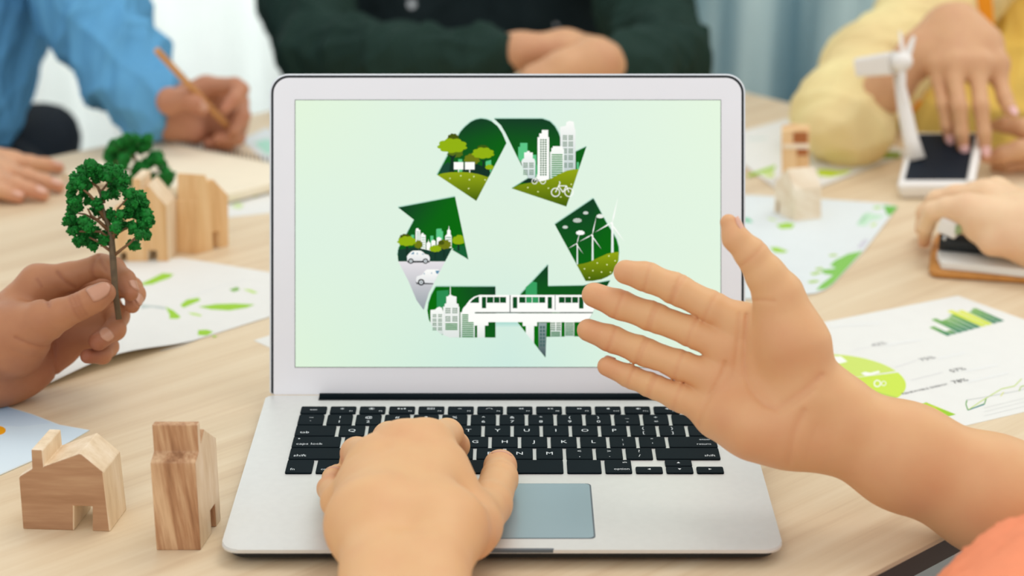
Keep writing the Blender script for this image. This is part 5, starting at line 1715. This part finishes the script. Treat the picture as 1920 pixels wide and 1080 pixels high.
sculpt('shirt', [[(560, -230, 2.40, 95), (572, 0, 2.26, 80), (598, 96, 2.12, 66), (760, 108, 2.03, 55), (935, 102, 1.985, 43)],
                 [(1180, -230, 2.40, 95), (1205, 10, 2.27, 84), (1255, 108, 2.08, 66), (1195, 122, 2.005, 55), (1168, 124, 1.985, 48)],
                 [(560, -230, 2.40, 95), (760, -300, 2.5, 120)], [(1180, -230, 2.40, 95), (1000, -300, 2.5, 120)]], [], 0.004, M['green'], gr, kc=0.02, fold=folds(0.0040, 32, 21))
sculpt('undershirt', [[(760, -300, 2.52, 170), (760, 140, 2.52, 160), (780, 330, 2.52, 165)], [(1010, -300, 2.52, 170), (1010, 140, 2.52, 160), (990, 330, 2.52, 165)], [(880, -330, 2.54, 120), (880, -480, 2.54, 60)]], [], 0.006, M['darkshirt'], gr, kc=0.05, fold=folds(0.003, 26, 31))
for (x_, y_, d_) in ((772, 8, 2.404), (1040, 52, 2.404)):
    tube('button', [P(x_, y_, d_), P(x_, y_, d_ - 0.004)], 0.0055, M['metal'], gr, 10, False)

# ---- the person in yellow
ye = thing('person', 'person in yellow shirt with hand hanging over the wind turbine base', 'person', (0.62, 2.1, 0.5))
fi = [(1866, 124, 1.830, 24), (1873, 148, 1.825, 16), (1884, 184, 1.813, 14), (1892, 202, 1.807, 13), (1899, 216, 1.803, 10.5)]
fm = [(1833, 124, 1.820, 25), (1834, 150, 1.813, 16), (1839, 198, 1.800, 15), (1845, 250, 1.800, 13), (1848, 296, 1.805, 11)]
fr = [(1795, 124, 1.820, 25), (1791, 150, 1.813, 16), (1799, 200, 1.800, 15), (1803, 250, 1.803, 13), (1808, 292, 1.810, 11)]
fl = [(1764, 126, 1.830, 22), (1760, 152, 1.825, 13), (1769, 196, 1.815, 12.5), (1776, 238, 1.815, 11.5), (1782, 268, 1.820, 9.5)]
fp = [[(1778, 62, 1.860, 40), (1866, 122, 1.830, 27)], [(1790, 58, 1.855, 42), (1833, 122, 1.821, 27)], [(1782, 60, 1.855, 42), (1795, 122, 1.821, 27)], [(1776, 66, 1.860, 40), (1765, 124, 1.831, 24)],
      [(1800, 56, 1.860, 44), (1842, 84, 1.845, 40)],
      [(1606, 226, 1.872, 42), (1665, 162, 1.858, 40), (1726, 98, 1.855, 37), (1778, 62, 1.860, 40)]]
sculpt('body', fp, [fi, fm, fr, fl], 0.0018, M['skin_yellow'], ye, kc=0.014, kf=0.007, kff=0.001, reds=[(q_[-1], 0.014, 0.5) for q_ in (fm, fr, fl)] + [((1797, 205, 1.84), 0.012, 0.5), ((1838, 205, 1.84), 0.012, 0.4), ((1830, 140, 1.85), 0.02, 0.3), ((1790, 140, 1.85), 0.02, 0.3)])
for q_, o_ in ((fi, (0.2, 0.5, -0.8)), (fm, (0, -0.1, -1)), (fr, (0, -0.1, -1)), (fl, (-0.2, 0, -1))):
    nail(ye, tuple(0.35 * a + 0.65 * b for a, b in zip(q_[-2], q_[-1])), q_[-1], o_, 0.010, 0.72, M['nail_pink'])
gi = [(1955, 246, 1.85, 26), (1915, 240, 1.84, 18), (1885, 234, 1.845, 15), (1866, 236, 1.855, 12)]
gm_ = [(1960, 276, 1.84, 26), (1910, 282, 1.825, 19), (1880, 290, 1.825, 17), (1858, 296, 1.83, 13)]
gr2 = [(1965, 296, 1.85, 26), (1915, 304, 1.845, 17), (1888, 310, 1.845, 15), (1868, 314, 1.85, 12)]
sculpt('left_hand', [[(2010, 262, 1.85, 60), (1955, 250, 1.85, 34)], [(2010, 266, 1.85, 60), (1962, 290, 1.85, 34)], [(2010, 264, 1.85, 56), (2240, 190, 1.95, 80), (2330, 60, 2.1, 100)]], [gi, gm_, gr2], 0.002, M['skin_yellow'], ye, kc=0.014, kf=0.008, reds=[(gm_[-1], 0.014, 0.4)])
sculpt('sleeve', [[(1850, -160, 2.14, 150), (1740, 40, 2.06, 80), (1640, 130, 1.985, 84), (1580, 205, 1.905, 80)],
                 [(1580, 205, 1.895, 82), (1592, 243, 1.868, 62)], [(1556, 240, 1.865, 44), (1635, 246, 1.86, 42)],
                 ], [], 0.004, M['yellow'], ye, kc=0.025, fold=folds(0.0026, 26, 41))
sculpt('shirt', [[(2000, -150, 2.2, 210), (1985, 120, 2.18, 185), (1900, 180, 2.15, 110), (1960, 330, 2.15, 150)],
                 [(1700, 210, 2.06, 50), (1860, 200, 2.14, 90)]], [], 0.004, M['yellow_deep'], ye, kc=0.025, fold=folds(0.0040, 26, 43))
sculpt('sleeve_lining', [[(1700, 190, 1.985, 22), (1722, 165, 1.99, 18)], [(1700, 190, 1.985, 22), (1690, 205, 1.985, 16)]], [], 0.003, M['orange'], ye, kc=0.01)
prism('shirt_placket', [P(1826, -40, 1.99), P(1858, -40, 1.985), P(1866, 60, 1.985), P(1842, 60, 1.99)], FV * 0.004, M['orange'], ye, 0.001)

# ---- the person with the clipboard
cl_p = thing('person', 'person at right edge whose arched hand holds the brown clipboard', 'person', P(1990, 470, 1.55))
ki = [(1812, 392, 1.565, 26), (1775, 390, 1.572, 20), (1748, 396, 1.578, 17.5), (1736, 424, 1.592, 15.5), (1733, 454, D(1733, 454, .7585), 12)]
km = [(1846, 364, 1.595, 25), (1790, 366, 1.605, 19), (1756, 374, 1.612, 17), (1733, 398, 1.622, 15), (1727, 430, D(1727, 430, .7585), 12)]
kr = [(1868, 358, 1.62, 24), (1812, 364, 1.64, 16), (1780, 370, 1.65, 14), (1762, 390, 1.655, 13)]
kt = [(1900, 450, 1.545, 36), (1862, 452, 1.550, 27), (1832, 432, 1.56, 20), (1806, 412, 1.57, 13)]
kp = [[(1940, 432, 1.555, 60), (1812, 392, 1.568, 28)], [(1940, 425, 1.565, 58), (1848, 364, 1.597, 27)], [(1945, 425, 1.575, 58), (1868, 360, 1.62, 26)], [(1930, 440, 1.55, 50), (1840, 410, 1.556, 34)],
      [(1945, 432, 1.560, 62), (2100, 520, 1.52, 70), (2600, 740, 1.42, 110)]]
sculpt('body', kp, [ki, km, kr, kt], 0.0014, M['skin_clip'], cl_p, kc=0.014, kf=0.007, kff=0.001, reds=[(ki[-1], 0.018, 0.6), (km[-1], 0.014, 0.5), ((1880, 470, 1.53), 0.02, 0.4), ((1800, 400, 1.55), 0.02, 0.25)])
